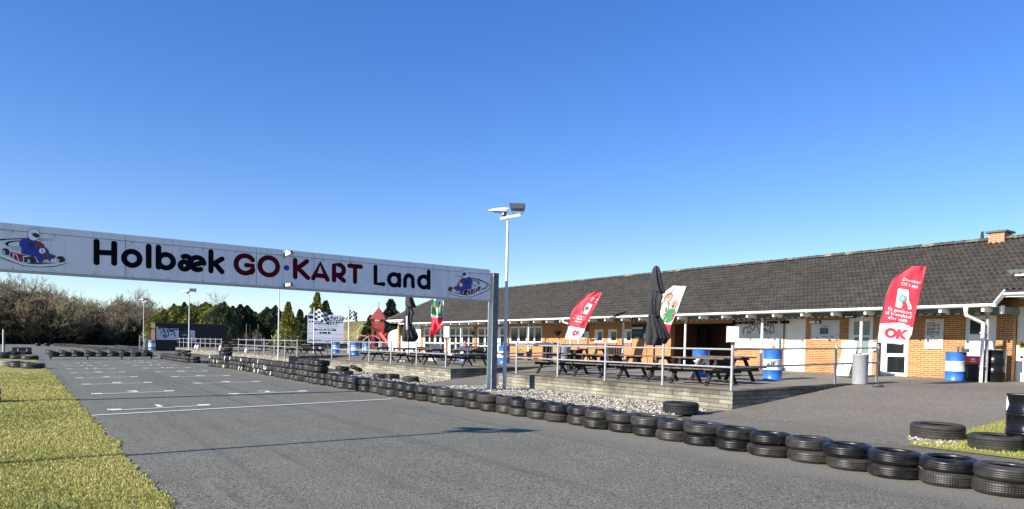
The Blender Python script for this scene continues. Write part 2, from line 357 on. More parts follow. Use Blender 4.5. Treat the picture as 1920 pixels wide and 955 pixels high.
# terrace slabs and forecourt
TR = [(10.7, 20.9), (24.42, 40.3), (45.95, 62.9), (66.8, 98.4)]
for i, (a, b) in enumerate(TR):
    mb = MB()
    mb.add([(13.92, a+.02, zt(13.92)-.004), (19.4, a+.02, zt(19.4)-.004), (19.4, b-.02, zt(19.4)-.004), (13.92, b-.02, zt(13.92)-.004)], [(0, 1, 2, 3)], pave_m)
    struct(mb, 'terrace_paving')
mb = MB(); mb.add([(19.4, -12, zt(19.4)-.006), (25.4, -12, zt(25.4)-.006), (25.4, 99, zt(25.4)-.006), (19.4, 99, zt(19.4)-.006)], [(0, 1, 2, 3)], pave_m); struct(mb, 'forecourt')
mb = MB(); mb.add([(25.4, 52.4, zt(25.4)-.01), (60, 52.4, zt(25.4)), (60, 99, zt(25.4)), (25.4, 99, zt(25.4)-.01)], [(0, 1, 2, 3)], grass_m); struct(mb, 'playground_ground')
wl = ['retaining wall of grey blocks round the terrace nearest the camera', 'retaining wall of grey blocks behind the loose tyres and white gravel',
      'retaining wall of pale blocks behind the white-marked tyre wall', 'retaining wall of pale blocks of the farthest terrace']
for i, (a, b) in enumerate(TR):
    t = thing('retaining_wall', wl[i], 'retaining wall', (13.9, (a+b)/2, 0), group='terrace walls')
    o = MB()
    w = .30
    def wallseg(x0, x1, y0, y1, sl):
        # top follows the terrace slope and stands 12 mm proud
        vs = [(x0, y0, -.1), (x1, y0, -.1), (x1, y1, -.1), (x0, y1, -.1)]
        vs += [(x, y, zt(x)+.012) for x, y, _ in vs]
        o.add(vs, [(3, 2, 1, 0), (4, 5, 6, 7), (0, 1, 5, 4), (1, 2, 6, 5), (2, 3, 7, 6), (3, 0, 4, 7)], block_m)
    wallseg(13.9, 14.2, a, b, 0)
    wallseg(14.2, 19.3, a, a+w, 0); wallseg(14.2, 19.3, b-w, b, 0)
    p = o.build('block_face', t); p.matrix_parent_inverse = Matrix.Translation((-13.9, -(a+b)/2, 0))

# painted markings
def quadstrip(mb, p0, p1, w, m, z=.006):
    p0 = Vector(p0[:2]); p1 = Vector(p1[:2]); d = (p1-p0).normalized(); n = Vector((-d.y, d.x))*w/2
    vs = [(q.x, q.y, zg(q.x)+z) for q in (p0-n, p1-n, p1+n, p0+n)]
    mb.add(vs, [(0, 1, 2, 3)], m)
mb = MB(); a, b = G(172, 779.5), G(735, 748.5); quadstrip(mb, a, b, .11, paint); struct(mb, 'start_line')
def gridmark(xl, xr, y, dy, num, tick=.30):
    """line across the lane, two ticks and the grid number behind it (read from the near side)"""
    mb = MB(); quadstrip(mb, (xl, y), (xr, y+dy), .09, paint)
    for X, Y in ((xl+.07, y), (xr-.07, y+dy)): 
        vs = [(X-.13, Y+.047, zg(X)+.0062), (X+.13, Y+.047, zg(X)+.0062), (X+.13, Y+tick, zg(X)+.0062), (X-.13, Y+tick, zg(X)+.0062)]
        mb.add(vs, [(0, 1, 2, 3)], paint)
    xc = (xl+xr)/2; 
    vs, fs = textmesh(num, .72, paint, ext=0, bold=.02)
    mb.add([(xc+x*.62*1.5, y+dy/2+.46+yy*1.15, zg(xc)+.0068) for x, yy, z in vs], fs, paint)
    return tag(mb.build('grid_marking'), kind='structure')
gl = [16.15, 20.9, 25.2, 29.1, 33.2, 37.3, 41.2, 45]
for i, y in enumerate(gl): gridmark(1.32, 3.22, y, .25, str(2*i+1))
for i, y in enumerate([19.35, 24.4, 28.8, 33, 37.1, 41, 44.8, 48.2]): gridmark(4.38, 6.45, y, .2, str(2*i+2))
for i, (x0, x1, Y) in enumerate([(1.2, 2.4, 68), (3.2, 4.2, 75), (1.1, 2.2, 84), (3.6, 4.6, 90), (1.4, 2.3, 98), (3.5, 5.5, 66)]):
    mb = MB(); quadstrip(mb, (x0, Y), (x1, Y+.1), .12, paint); struct(mb, 'lane_dash')

# short lawn blades, real geometry near the camera and along the asphalt edge
def inpoly(poly):
    def k(x, y):
        c = False; n = len(poly)
        for i in range(n):
            x1, y1 = poly[i]; x2, y2 = poly[(i+1) % n]
            if (y1 > y) != (y2 > y) and x < (x2-x1)*(y-y1)/(y2-y1)+x1: c = not c
        return c
    return k
def vnoise(p, s, seed):
    r = np.random.default_rng(seed); g = r.normal(0, 1, (97, 97)); q = p/s+1000; i = np.floor(q).astype(int); f = q-i; f = f*f*(3-2*f); a, b = i[:, 0] % 96, i[:, 1] % 96
    return (g[a, b]*(1-f[:, 0])+g[a+1, b]*f[:, 0])*(1-f[:, 1])+(g[a, b+1]*(1-f[:, 0])+g[a+1, b+1]*f[:, 0])*f[:, 1]
def blades(name, pts, h, w, mats, zf):
    n = len(pts); a = rng.uniform(0, 2*pi, n); lean = rng.normal(0, .5, (n, 2))*h[:, None]
    dx = np.cos(a)*w; dy = np.sin(a)*w
    z = np.array([zf(x) for x in pts[:, 0]])
    v = np.empty((n, 3, 3))
    v[:, 0] = np.stack([pts[:, 0]-dx, pts[:, 1]-dy, z], 1); v[:, 1] = np.stack([pts[:, 0]+dx, pts[:, 1]+dy, z], 1)
    v[:, 2] = np.stack([pts[:, 0]+lean[:, 0], pts[:, 1]+lean[:, 1], z+h], 1)
    f = np.arange(n*3).reshape(n, 3)
    cl = vnoise(pts, 1.3, 1)*.45+vnoise(pts, .4, 2)*.4+rng.normal(0, .95, n)
    mi = np.digitize(cl, [-1.0, .25, 1.5])
    me = npmesh(name, v.reshape(-1, 3), f, mats, mi); return link(name, me)
gm = [mat('blade_dark', (.20, .225, .045), .6), mat('blade_mid', (.34, .325, .07), .6), mat('blade_light', (.47, .42, .12), .6), mat('blade_straw', (.62, .53, .26), .7)]
N1 = 330000
u = rng.uniform(0, 1, N1); Yb = 4.2+(u**1.9)*40; Xb = 1.10-.0165*Yb+.02*np.sin(Yb*1.9)-rng.uniform(0, 1, N1)*(1.1+Yb*.13)
k = ~((Yb > 34) & (Xb < .4)); Xb, Yb = Xb[k], Yb[k]; N1 = len(Xb)
g1 = blades('grass_blades', np.stack([Xb, Yb], 1), rng.uniform(.010, .030, N1)*(1+Yb/60), .0026+Yb*.00028, gm, lambda x: zg(x))
tag(g1, 'short yellow-green turf blades covering the verge beside the track', 'grass', kind='stuff')
N2 = 16000; Ye = rng.uniform(2, 40, N2); Xe = 1.12-.0165*Ye+rng.normal(0, .022, N2)+.03*vnoise(np.stack([Ye, Ye*0], 1), .4, 5)+.02*vnoise(np.stack([Ye, Ye*0], 1), .12, 6)
g2 = blades('verge_edge_grass', np.stack([Xe, Ye], 1), rng.uniform(.010, .028, N2), .004+Ye*.0003, gm, lambda x: zg(x))
tag(g2, 'ragged fringe of grass along the left asphalt edge', 'grass', kind='stuff')
N3 = 30000; Xs = rng.uniform(11.6, 18, N3); Ys = rng.uniform(2.5, 7.1, N3); _po = SG_+[(SG_[-1][0]+1, 2.5), (11.9, 2.5), (11.75, 4.6)]; k = np.array([inpoly(_po)(a, b) for a, b in zip(Xs, Ys)])
g3 = blades('grass_tufts', np.stack([Xs[k], Ys[k]], 1), rng.uniform(.02, .05, k.sum()), .006+0*Ys[k], [gm[0], gm[0], gm[1], gm[2]], lambda x: zramp(x)+.010)
tag(g3, 'green grass tufts round the black drum at the right', 'grass', kind='stuff')

# gravel stones
def stones(name, n, xr, yr, keep, smin, smax, mats, lab, zf=zg):
    pts = []
    while len(pts) < n:
        x = random.uniform(*xr); y = random.uniform(*yr)
        if keep(x, y): pts.append((x, y))
    base = np.array([(1, 0, 0), (-1, 0, 0), (0, 1, 0), (0, -1, 0), (0, 0, 1), (0, 0, -1), (.6, .6, .55), (-.6, -.6, .5)])
    faces0 = np.array([(0, 6, 4), (6, 2, 4), (0, 2, 6), (2, 1, 4), (1, 7, 4), (7, 3, 4), (1, 3, 7), (3, 0, 4), (2, 0, 5), (1, 2, 5), (3, 1, 5), (0, 3, 5)])
    V = []; Fs = []; mi = []
    for i, (x, y) in enumerate(pts):
        s = random.uniform(smin, smax); a = random.uniform(0, 6.28); sc = np.array([s, s*random.uniform(.6, 1), s*random.uniform(.5, .8)])
        b = base*sc*(1+rng.uniform(-.2, .2, base.shape)); c, si = cos(a), sin(a)
        b = np.stack([b[:, 0]*c-b[:, 1]*si, b[:, 0]*si+b[:, 1]*c, b[:, 2]], 1)+np.array([x, y, zf(x)+s*.3])
        V.append(b); Fs.append(faces0+8*i); mi += [random.choice(range(len(mats)))]*12
    me = npmesh(name, np.concatenate(V), np.concatenate(Fs), mats, np.array(mi)); return tag(link(name, me), lab, 'gravel', kind='stuff')
sm = [mat('stone_a', (.36, .33, .265), .9), mat('stone_b', (.24, .215, .17), .9), mat('stone_c', (.47, .44, .37), .9), mat('stone_d', (.13, .118, .095), .9)]
stones('white_gravel', 7500, (10.5, 13.9), (10.4, 21.6), inpoly([(11.5, 20.6), (11.2, 18.9), (10.75, 14.6), (11.2, 12), (11.75, 10.6), (13.3, 10.95), (13.88, 12), (13.88, 21), (12.2, 21.2)]), .022, .055, sm, 'white stones filling the bed in front of the nearest terrace wall')
stones('white_gravel_patch', 3500, (9.3, 13.9), (22, 33), inpoly([(11.7, 22.3), (9.8, 22.6), (9.5, 25), (10.2, 30), (12.2, 32), (13.85, 32), (13.85, 24.5)]), .025, .06, sm, 'white stones round the loose tyres before the second terrace wall')
stones('scattered_stones', 260, (11.6, 13.6), (4.9, 6.6), inpoly([(11.75, 5.45), (12.1, 5.0), (13.1, 5.4), (13.5, 6.2), (12.6, 6.0)]), .02, .05, sm, 'few white stones beside the big lying tyres', zf=zramp)

# ------------------------------------------------------------------ clubhouse
XW = 24.8
def W(px, py=640, X=XW):
    p = onX(px, py, X); return p[1], p[2]
def Yw(px, X=XW): return onX(px, 650, X)[1]
def pierced(mb, x0, x1, y0, y1, z0, z1, holes, m):
    ys = sorted({y0, y1, *[min(max(h[k], y0), y1) for h in holes for k in (0, 1)]})
    for a, b in zip(ys[:-1], ys[1:]):
        if b-a < 1e-4: continue
        c = (a+b)/2; hs = sorted([(max(h[2], z0), min(h[3], z1)) for h in holes if h[0] < c < h[1]])
        z = z0
        for h0, h1 in hs:
            if h0 > z+1e-4: mb.box(x0, x1, a, b, z, h0, m)
            z = max(z, h1)
        if z < z1-1e-4: mb.box(x0, x1, a, b, z, z1, m)
FL = zt(XW)
def opening(pl, pr, pt, pb=None):
    ym = (W(pl)[0], W(pr)[0]); y0, y1 = min(ym), max(ym)
    z1 = W((pl+pr)/2, pt)[1]; z0 = FL-.05 if pb is None else W((pl+pr)/2, pb)[1]
    return (y0, y1, z0, z1)
GARY0, GARY1 = 4.2, W(1898.5)[0]
holes = {}
holes['garage'] = (GARY0, GARY1, FL-.05, W(1915, 574)[1])
holes['A'] = opening(1808.5, 1867, 592)
holes['B'] = opening(1652, 1703, 594)
holes['C'] = opening(1589.5, 1636, 595)
holes['D'] = opening(1470.7, 1510, 598)
holes['alcove'] = (W(1377)[0], W(1258)[0], FL-.05, 2.72)
holes['s1'] = opening(1114, 1130.5, 618, 643); holes['s2'] = opening(1139.5, 1156, 617.5, 642.5); holes['s3'] = opening(1169, 1184, 617, 642)
holes['g1'] = opening(954.5, 1016, 611.5, 645)
holes['g2'] = opening(894, 948, 613)
holes['g3'] = opening(840.5, 887, 613)
holes['g4'] = opening(793, 834.5, 613.5)
YL = 50.6; YWH = W(788)[0]; YR = -4.
ymid = W(1470)[0]
club = thing('clubhouse', 'long low yellow brick clubhouse with a dark tiled roof and white doors', 'building', (XW, 20, 0))
def cb(mb, name, parent=None):
    o = mb.build(name, parent or club)
    if parent is None: o.matrix_parent_inverse = Matrix.Translation((-XW, -20, 0))
    return o
mb = MB(); hl = list(holes.values())
ysplit = holes['alcove'][0]-.05
pierced(mb, XW, XW+.25, ysplit, YWH, FL-.3, 2.95, [h for h in hl if h[1] > ysplit-.01], yb1)
pierced(mb, XW, XW+.25, YR, ysplit, FL-.3, 3.30, [h for h in hl if h[1] <= ysplit+.2], rb1)
# pier returns and back of the garage recess, alcove interior
a0, a1, _, az = holes['alcove']
dkb = brickmat('shaded_red_brick', (.13, .045, .028), (.09, .03, .02), (.12, .075, .05), .24, .0667, .012, varamt=.2)  # red brick darkened, the alcove's shade is put into its colour
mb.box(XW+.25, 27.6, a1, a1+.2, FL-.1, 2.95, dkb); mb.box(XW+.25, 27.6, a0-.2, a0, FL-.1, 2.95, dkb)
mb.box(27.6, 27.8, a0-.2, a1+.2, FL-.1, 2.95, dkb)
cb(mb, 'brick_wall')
mb = MB(); mb.box(XW, XW+.25, YWH, YL, FL-.3, 3.3, white); mb.box(XW, 30, YL, YL+.2, FL-.3, 3.3, white); cb(mb, 'white_wall')
mb = MB(); mb.box(XW+.5, 30, YR, a0-.25, FL-.3, 3.3, darkgrey); mb.box(XW+.8, 30, a1+.25, YL-.01, FL-.3, 3.3, darkgrey)
mb.box(XW+.26, 27.6, a0, a1, 2.73, 2.80, woodd); cb(mb, 'inner_core')
# lintel course of dark soldier bricks above the glazed bays
mb = MB()
for k in ('g2', 'g3', 'g4'):
    h = holes[k]; mb.box(XW-.012, XW, h[0]-.25, h[1]+.25, h[3]+.002, h[3]+.2, rchim)
cb(mb, 'brick_lintel')

# roof ---------------------------------------------------------------------
RZ0, RX = 3.05, 23.0; SL = .6; XR = 27.05; ZR = RZ0+SL*(XR-RX)
YE0, YE1, YHIP = 8.66, 48.3, 51.9
def inroof(x, y):
    lim = 23.0 if YE0 < y < YE1 else 23.6
    return x > lim-.01 and y < YHIP-(x-23.6)+.03
tile = .165; prof = [-.020, .004, .036, .046, .038, .008]
ys = []; zs = []; y = YR; 
n = int((YHIP-YR)/tile)+1
Yc = np.array([YR+tile*(i+j/6) for i in range(n) for j in range(6)]); Zp = np.array([prof[j] for i in range(n) for j in range(6)])
rows = 16; V = []; Fq = []; off = 0; dX = (XR-RX)/rows
for r in range(rows):
    x0, x1 = RX+dX*r, RX+dX*(r+1)+.02
    jit = rng.normal(0, .003, n).repeat(6)
    lo = np.stack([np.full_like(Yc, x0), Yc, RZ0+SL*(x0-RX)+.030+Zp+jit], 1)
    hi = np.stack([np.full_like(Yc, x1), Yc, RZ0+SL*(x1-RX)+.004+Zp+jit], 1)
    un = np.stack([np.full_like(Yc, x0), Yc, RZ0+SL*(x0-RX)+.005+Zp+jit], 1)
    V += [lo, hi, un]; m_ = len(Yc)
    xm = (x0+x1)/2
    idx = [i for i in range(m_-1) if inroof(x0, Yc[i]) and inroof(x0+.01, Yc[i+1])]
    # clip the hip more finely with the row centre
    idx = [i for i in idx if Yc[i] < YHIP-(xm-23.6)]
    i = np.array(idx); 
    Fq.append(np.stack([off+i, off+m_+i, off+m_+i+1, off+i+1], 1)); Fq.append(np.stack([off+2*m_+i, off+i, off+i+1, off+2*m_+i+1], 1))
    off += 3*m_
tilem = mixmats('roof_tile', [(.034, .030, .024), (.050, .044, .035), (.017, .015, .013), (.13, .12, .09)],
    [(.8, .4, .62, .8, 5), (3.3, .42, .6, .7, 3), (16, .62, .72, .8, 4)], .62, .5, 60)
me = npmesh('roof_tiles', np.concatenate(V), np.concatenate(Fq), [tilem])
if sum(p.normal.z for p in list(me.polygons)[:50]) < 0: me.flip_normals()
roof = link('roof', me, club); roof.matrix_parent_inverse = Matrix.Translation((-XW, -20, 0))
def rb(mb, name): o = mb.build(name, roof); return o
# underlay closes the roof below the tiles, with the back slope and the hip end
mb = MB(); und = mat('roof_underlay', (.03, .028, .025), .8)
e = -.03
P = lambda x, y: (x, y, RZ0+SL*(x-RX)+e)
mb.add([P(23.05, YE0), P(23.05, YE1), P(23.65, YE1), P(23.65, YHIP-.1), P(XR, YHIP-(XR-23.6)-.1), P(XR, YR), P(23.65, YR), P(23.65, YE0)], [tuple(range(8))], und)
bx = 2*XR-23.6
mb.add([(XR, YR, ZR+e), (XR, YHIP-(XR-23.6)-.1, ZR+e), (bx, YHIP-.1, P(23.65, 0)[2]), (bx, YR, P(23.65, 0)[2])], [(0, 1, 2, 3)], und)
mb.add([P(23.65, YHIP-.1), (bx, YHIP-.1, P(23.65, 0)[2]), (XR, YHIP-(XR-23.6)-.1, ZR+e)], [(0, 1, 2)], und)
mb.box(bx-1.5, bx-1.3, YR, YL, FL-.3, 3.3, rb1)
rb(mb, 'roof_underlay')
ridm = mat('ridge_tile', (.055, .052, .045), .8, col2=(.24, .205, .11), vscale=1.7, detail=6)
for _n in ridm.node_tree.nodes:
    if _n.type == 'VALTORGB': _n.color_ramp.elements[0].position = .55; _n.color_ramp.elements[1].position = .68
mb = MB(); y = YR; i = 0
while y < YHIP-(XR-23.6):
    h = .07+random.uniform(-.012, .018)
    vs = []
    for yy, rr in ((y, .13), (y+.40, .115)):
        for k in range(7):
            a = pi*k/6; vs.append((XR-cos(a)*rr*1.15, yy, ZR-.02+h*.4+sin(a)*rr*.9))
    mb.add(vs, [(k, k+1, 8+k, 7+k) for k in range(6)]+[tuple(range(7)), tuple(range(7, 14))[::-1]], ridm)
    y += .37; i += 1
# hip caps
hp0 = Vector((23.6, YHIP, RZ0+SL*.6)); hp1 = Vector((XR, YHIP-(XR-23.6), ZR))
for k in range(14):
    a = hp0.lerp(hp1, k/14); b = hp0.lerp(hp1, (k+1.05)/14); mb.cyl(a+Vector((0, 0, .03)), b+Vector((0, 0, .015)), .11, ridm, 8, caps=True)
rb(mb, 'ridge_tiles')
ch = MB()
c0, c1 = onX(1859, 455, XR)[1], onX(1905, 450, XR)[1]
cy0, cy1 = min(c0, c1)+.25, max(c0, c1)
zc = proj((XR, cy1, ZR)); 
chz = zof((XR, (cy0+cy1)/2), 436)
ch.box(XR-.25, XR+.35, cy0, cy1, ZR-.3, chz-.03, rchim)
chm = rb(ch, 'chimney')
cc = MB(); cc.box(XR-.33, XR+.43, cy0-.08, cy1+.08, chz-.03, chz+.03, metaldark); cc.box(XR-.1, XR+.2, cy0+.2, cy1-.2, chz+.03, chz+.08, metaldark); cc.build('chimney_cap', chm)
mb = MB(); v0 = onX(1841, 455, XR); mb.cyl((XR, v0[1], ZR), (XR, v0[1], ZR+.35), .07, und, 8, r1=.04); rb(mb, 'vent_pipe')
# opened roof window at the right edge
hr = lambda x, y: hitp(RZ0-SL*RX+.08, SL, x, y)
A_ = Vector(hr(1888, 508)); B_ = Vector(onX(1922, 545, A_.x-.35)); E_ = Vector((0, -1.3, 0)); n_ = Vector((-SL, 0, 1)).normalized()
mb = MB(); q = [A_, A_+E_, B_+E_, B_]; nn = (A_+E_-A_).cross(B_-A_).normalized()*.05
mb.add([tuple(v) for v in q]+[tuple(v-nn) for v in q], [(0, 1, 2, 3), (7, 6, 5, 4), (0, 4, 5, 1), (1, 5, 6, 2), (2, 6, 7, 3), (3, 7, 4, 0)], metaldark)
sky_w = rb(mb, 'roof_window')
mb = MB(); c_ = (A_+B_)/2+E_/2; mb.add([tuple(c_+(v-c_)*.86+nn*.08*(1 if nn.z > 0 else -1)) for v in q], [(0, 1, 2, 3)], glass); mb.build('pane', sky_w)
C_ = Vector(hr(1905, 522)); mb = MB(); mb.bar(C_+n_*.10, C_+n_*.10+Vector((0, -1.2, 0)), .07, .05, creamp); mb.build('sash_bar', sky_w)

# gutters, fascia, rafters, beam ---------------------------------------------
def gutter(mb, p0, p1, r=.062):
    p0 = Vector(p0); p1 = Vector(p1); d = (p1-p0).normalized(); n = 8
    side = Vector((1, 0, 0)) if abs(d.y) > .7 else Vector((1, 0, 0))
    vs = []
    for pp in (p0, p1):
        for rr in (r, r*.85):
            for k in range(n+1):
                a = pi+pi*k/n; vs.append(pp+side*cos(a)*rr+Vector((0, 0, sin(a)*rr)))
    m = n+1
    for k in range(n):
        mb.add([vs[k], vs[k+1], vs[2*m+k+1], vs[2*m+k]], [(0, 1, 2, 3)], white, True)
        mb.add([vs[m+k], vs[m+k+1], vs[3*m+k+1], vs[3*m+k]], [(3, 2, 1, 0)], whitedirty, True)
    for a, b in ((0, m), (n, m+n)): mb.add([vs[a], vs[b], vs[2*m+b], vs[2*m+a]], [(0, 1, 2, 3)], white)
    L = (p1-p0).length; k = 0
    while k*2.95 < L:
        c = p0+d*min(k*2.95, L); mb.box(c.x-r*1.12, c.x+r*.6, c.y-.03, c.y+.03, c.z-r*1.12, c.z+.008, white); k += 1
GX = 22.90
mb = MB(); gutter(mb, (GX, YE0-.06, 3.02), (GX, YE1+.02, 3.02)); cb(mb, 'gutter')
mb = MB(); gutter(mb, (23.52, YR, 3.38), (23.52, YE0-.05, 3.38)); mb.box(23.58, 23.62, YR, YE0-.02, 3.27, 3.40, white); cb(mb, 'gutter')
mb = MB(); gutter(mb, (23.52, YE1+.05, 3.38), (23.52, YHIP+.05, 3.38)); mb.box(23.58, 23.62, YE1+.03, YHIP, 3.25, 3.40, white); cb(mb, 'gutter')
mb = MB(); mb.box(22.975, 23.0, YE0+.02, YE1, 2.96, 3.06, white)
# sloping verge boards where the eave steps back
for yy in (YE0-.03, YE1+.03):
    mb.bar((22.93, yy, 3.02), (23.62, yy, 3.425), .05, .15, white)
cb(mb, 'fascia')
mb = MB(); mb.box(23.56, 23.66, YE0+.05, YE1-.05, 2.80, 2.97, green); mb.box(23.55, 24.8, YE0-.02, YE0+.03, 2.80, 3.0, green); mb.box(23.5, 23.56, YE0-.06, YE0+.05, 2.78, 3.02, white); cb(mb, 'eave_beam')
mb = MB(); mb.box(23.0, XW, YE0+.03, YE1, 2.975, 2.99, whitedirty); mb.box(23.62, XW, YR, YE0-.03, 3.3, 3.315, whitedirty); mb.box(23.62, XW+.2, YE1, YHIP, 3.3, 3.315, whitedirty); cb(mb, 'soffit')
ry = Yw(1843, 23.1); 
while ry < YE1-.2:
    mb = MB(); mb.box(22.98, 23.556, ry-.04, ry+.04, 2.83, 2.958, white)
    mb.box(23.66, XW-.003, ry-.03, ry+.03, 2.84, 2.97, whitedirty)
    cb(mb, 'rafter_end'); ry += 1.17
ry = YE1+.6
while ry < YHIP: mb = MB(); mb.box(23.56, 24.7, ry-.04, ry+.04, 3.13, 3.25, white); cb(mb, 'rafter_end'); ry += .8
trim = brickmat('dashed_trim', (.7, .7, .68), (.66, .66, .64), (.02, .03, .03), .27, .5, .065, varamt=.05, bump=0., msmooth=0.)
mb = MB(); mb.box(23.545, 23.56, YE0+.2, YE1-.1, 2.795, 2.82, trim)
cb(mb, 'beam_trim')
for px in (1850, 1613.5, 1427.8, 1284, 1167.5, 1069.5, 990.5, 923, 863.5):
    Y = Yw(px, 23.6); mb = MB(); mb.cyl((23.61, Y, zt(23.6)-.02), (23.61, Y, 2.80), .052, whitedirty if px < 1800 else galvd, 14); mb.box(23.53, 23.69, Y-.07, Y+.07, zt(23.6)-.01, zt(23.6)+.02, galv)
    cb(mb, 'porch_post')
Yd = Yw(1843, 23.45)
def downpipe(Yd, zt_):
    mb = MB(); mb.cyl((GX, Yd+.28, 3.0), (GX, Yd+.28, 2.80), .075, white, 12, r1=.05); mb.tube([(GX, Yd+.28, 2.80), (GX, Yd+.26, 2.72), (23.40, Yd, 2.50)], .05, white, 12); mb.cyl((23.40, Yd, 2.50), (23.40, Yd, zt_), .05, white, 12)
    for z in (2.2, 1.2): mb.box(23.33, 23.62, Yd-.06, Yd+.06, z, z+.03, whitedirty)
    cb(mb, 'downpipe')
downpipe(Yd, zt(23.4))
mb = MB(); Y2 = Yw(1060, 23.1); mb.cyl((GX, Y2, 3.0), (GX, Y2, 2.86), .07, white, 12, r1=.045); mb.tube([(GX, Y2, 2.86), (GX+.05, Y2-.05, 2.8), (23.5, Y2-.55, 2.62), (23.52, Y2-.55, 2.5), (23.52, Y2-.55, .77)], .042, white, 10); cb(mb, 'downpipe')

# doors and windows ------------------------------------------------------------
def px_rect(pl, pr, pt, pb, X=XW):
    y = sorted((onX(pl, pt, X)[1], onX(pr, pt, X)[1])); z = sorted((onX((pl+pr)/2, pb, X)[2], onX((pl+pr)/2, pt, X)[2]))
    return [y[0], y[1], z[0], z[1]]
def leafset(name, hole, panes, leafm=white, handle=None, gm_=glass, x=.06, lab=None, kick=None):
    mb = MB(); y0, y1, z0, z1 = hole; z0 = max(z0, FL)
    fr = .06
    pierced(mb, XW+x-.03, XW+x+.05, y0+.003, y1-.003, z0, z1-.003, [(y0+fr, y1-fr, z0+(.0 if name == 'door' else fr), z1-fr)], leafm)
    pierced(mb, XW+x, XW+x+.045, y0+fr, y1-fr, z0, z1-fr, panes, leafm)
    o = cb(mb, name)
    if lab: o['label'] = lab
    for p in panes:
        g = MB(); g.box(XW+x+.024, XW+x+.034, p[0], p[1], p[2], p[3], gm_); g.build('pane', o)
    if handle:
        hy, hz = W(*handle); h = MB(); h.cyl((XW+x-.05, hy, hz), (XW+x+.0, hy, hz), .012, galv, 8); h.bar((XW+x-.05, hy-.01, hz), (XW+x-.05, hy+.11, hz), .018, .02, galv); h.box(XW+x-.004, XW+x, hy-.025, hy+.025, hz-.09, hz+.05, galv); h.build('handle', o)
    return o
leafset('door', holes['A'], [tuple(px_rect(1817.5, 1845, 599.5, 627))], handle=(1858, 655), lab='white door with dark square glazing behind the downpipe')
leafset('door', holes['B'], [tuple(px_rect(1662, 1695, 604, 663)), tuple(px_rect(1662, 1695, 669, 699))], handle=(1657, 652), lab='white glazed door half hidden by the large red flag')
leafset('door', holes['C'], [tuple(px_rect(1599.5, 1630, 602.5, 628.5)), tuple(px_rect(1600, 1628, 632.5, 663)), tuple(px_rect(1600, 1628, 668, 690))], gm_=glassg, lab='white door with milky panes')
leafset('door', holes['D'], [], handle=(1504, 650), lab='plain white closed door')
o = leafset('door', holes['garage'], [(GARY1-.60, GARY1-.20, W(1915, 632)[1], W(1915, 586)[1]), (GARY0+.5, GARY1-.9, W(1915, 636)[1], W(1915, 586)[1])], x=.33, lab='wide white garage door with narrow glazing')
yw, zw = onX(1917, 647, XW+.32)[1:3]
mb = MB(); mb.add([(XW+.322, yw-.09, zw-.09), (XW+.322, yw+.09, zw-.09), (XW+.322, yw, zw+.09)], [(0, 1, 2)], black); mb.box(XW+.326, XW+.33, yw-.12, yw+.12, zw-.12, zw+.12, yellow); mb.build('warning_sticker', o)
mb = MB(); mb.box(XW+.326, XW+.33, yw-.15, yw+.15, zw-.5, zw-.26, whited); mb.box(XW+.322, XW+.326, yw-.04, yw+.05, zw-.42, zw-.34, black); mb.build('notice_sticker', o)
for i, k in enumerate(('s1', 's2', 's3')):
    h = holes[k]; cx = {'s1': (1120, 1130), 's2': (1145, 1155.3), 's3': (1174.3, 1183.5)}[k]
    q = px_rect(cx[0], cx[1], 622, 639)
    q = [max(q[0], h[0]+.07), min(q[1], h[1]-.07), max(q[2], h[2]+.07), min(q[3], h[3]-.07)]
    o = leafset('window', h, [tuple(q)], x=.04)
    s = MB(); s.box(XW-.05, XW+.02, h[0]-.04, h[1]+.04, h[2]-.20, h[2]-.003, mat('tile_sill', (.42, .13, .06), .7, var=.1, vscale=8)); s.build('sill', o)
def bay(h, cols, transoms, sill=False, lab=None, split=None):
    y0, y1, z0, z1 = h; z0 = max(z0, FL); fr = .06; zs_ = [z0+.10]+[W(900, t)[1] for t in transoms][::-1]+[z1-.07]
    ps = []
    for (a, b) in cols:
        ya, yb = sorted((W(a)[0], W(b)[0])); ya = max(ya, y0+.07); yb = min(yb, y1-.07)
        for za, zb in zip(zs_[:-1], zs_[1:]): ps.append((ya, yb, za+.05, zb-.05))
    return leafset('window', h, ps, lab=lab)
bay(holes['g1'], [(956.5, 969), (972, 984.5), (988, 999), (1001.5, 1013)], [], lab='wide white window of four panes')
s = MB(); h = holes['g1']; s.box(XW-.07, XW+.02, h[0]-.05, h[1]+.05, h[2]-.11, h[2]-.003, white); cb(s, 'window_sill')
bay(holes['g2'], [(896, 906), (909, 918.5), (921.5, 931), (937, 946)], [629.5, 649.5], lab='tall glazed bay of the entrance with white bars')
bay(holes['g3'], [(843, 852), (854, 861.5), (866, 876), (878, 885)], [629.5, 645], lab='tall glazed bay between two brick piers')
bay(holes['g4'], [(795.5, 803), (805, 812.5), (816, 823), (826, 832)], [629.5, 645], lab='leftmost tall glazed bay with white bars')
# small things fixed to the wall
y_, z_ = W(1047, 625); mb = MB(); mb.add([(XW-.16, y_-.26, z_+.10), (XW-.16, y_+.26, z_+.10), (XW, y_+.26, z_+.10), (XW, y_-.26, z_+.10), (XW-.05, y_-.04, z_-.14), (XW-.05, y_+.04, z_-.14), (XW, y_+.04, z_-.14), (XW, y_-.04, z_-.14)], [(0, 1, 5, 4), (1, 2, 6, 5), (3, 0, 4, 7), (4, 5, 6, 7), (0, 3, 2, 1)], black); tag(mb.build('wall_basket'), 'dark tapered basket fixed high on the yellow brick wall', 'wall basket')
y_, z_ = W(889, 625); mb = MB(); mb.cyl((XW-.1, y_, z_-.12), (XW-.1, y_, z_+.12), .09, black, 10); mb.box(XW-.1, XW, y_-.03, y_+.03, z_, z_+.05, black); cb(mb, 'wall_lamp')
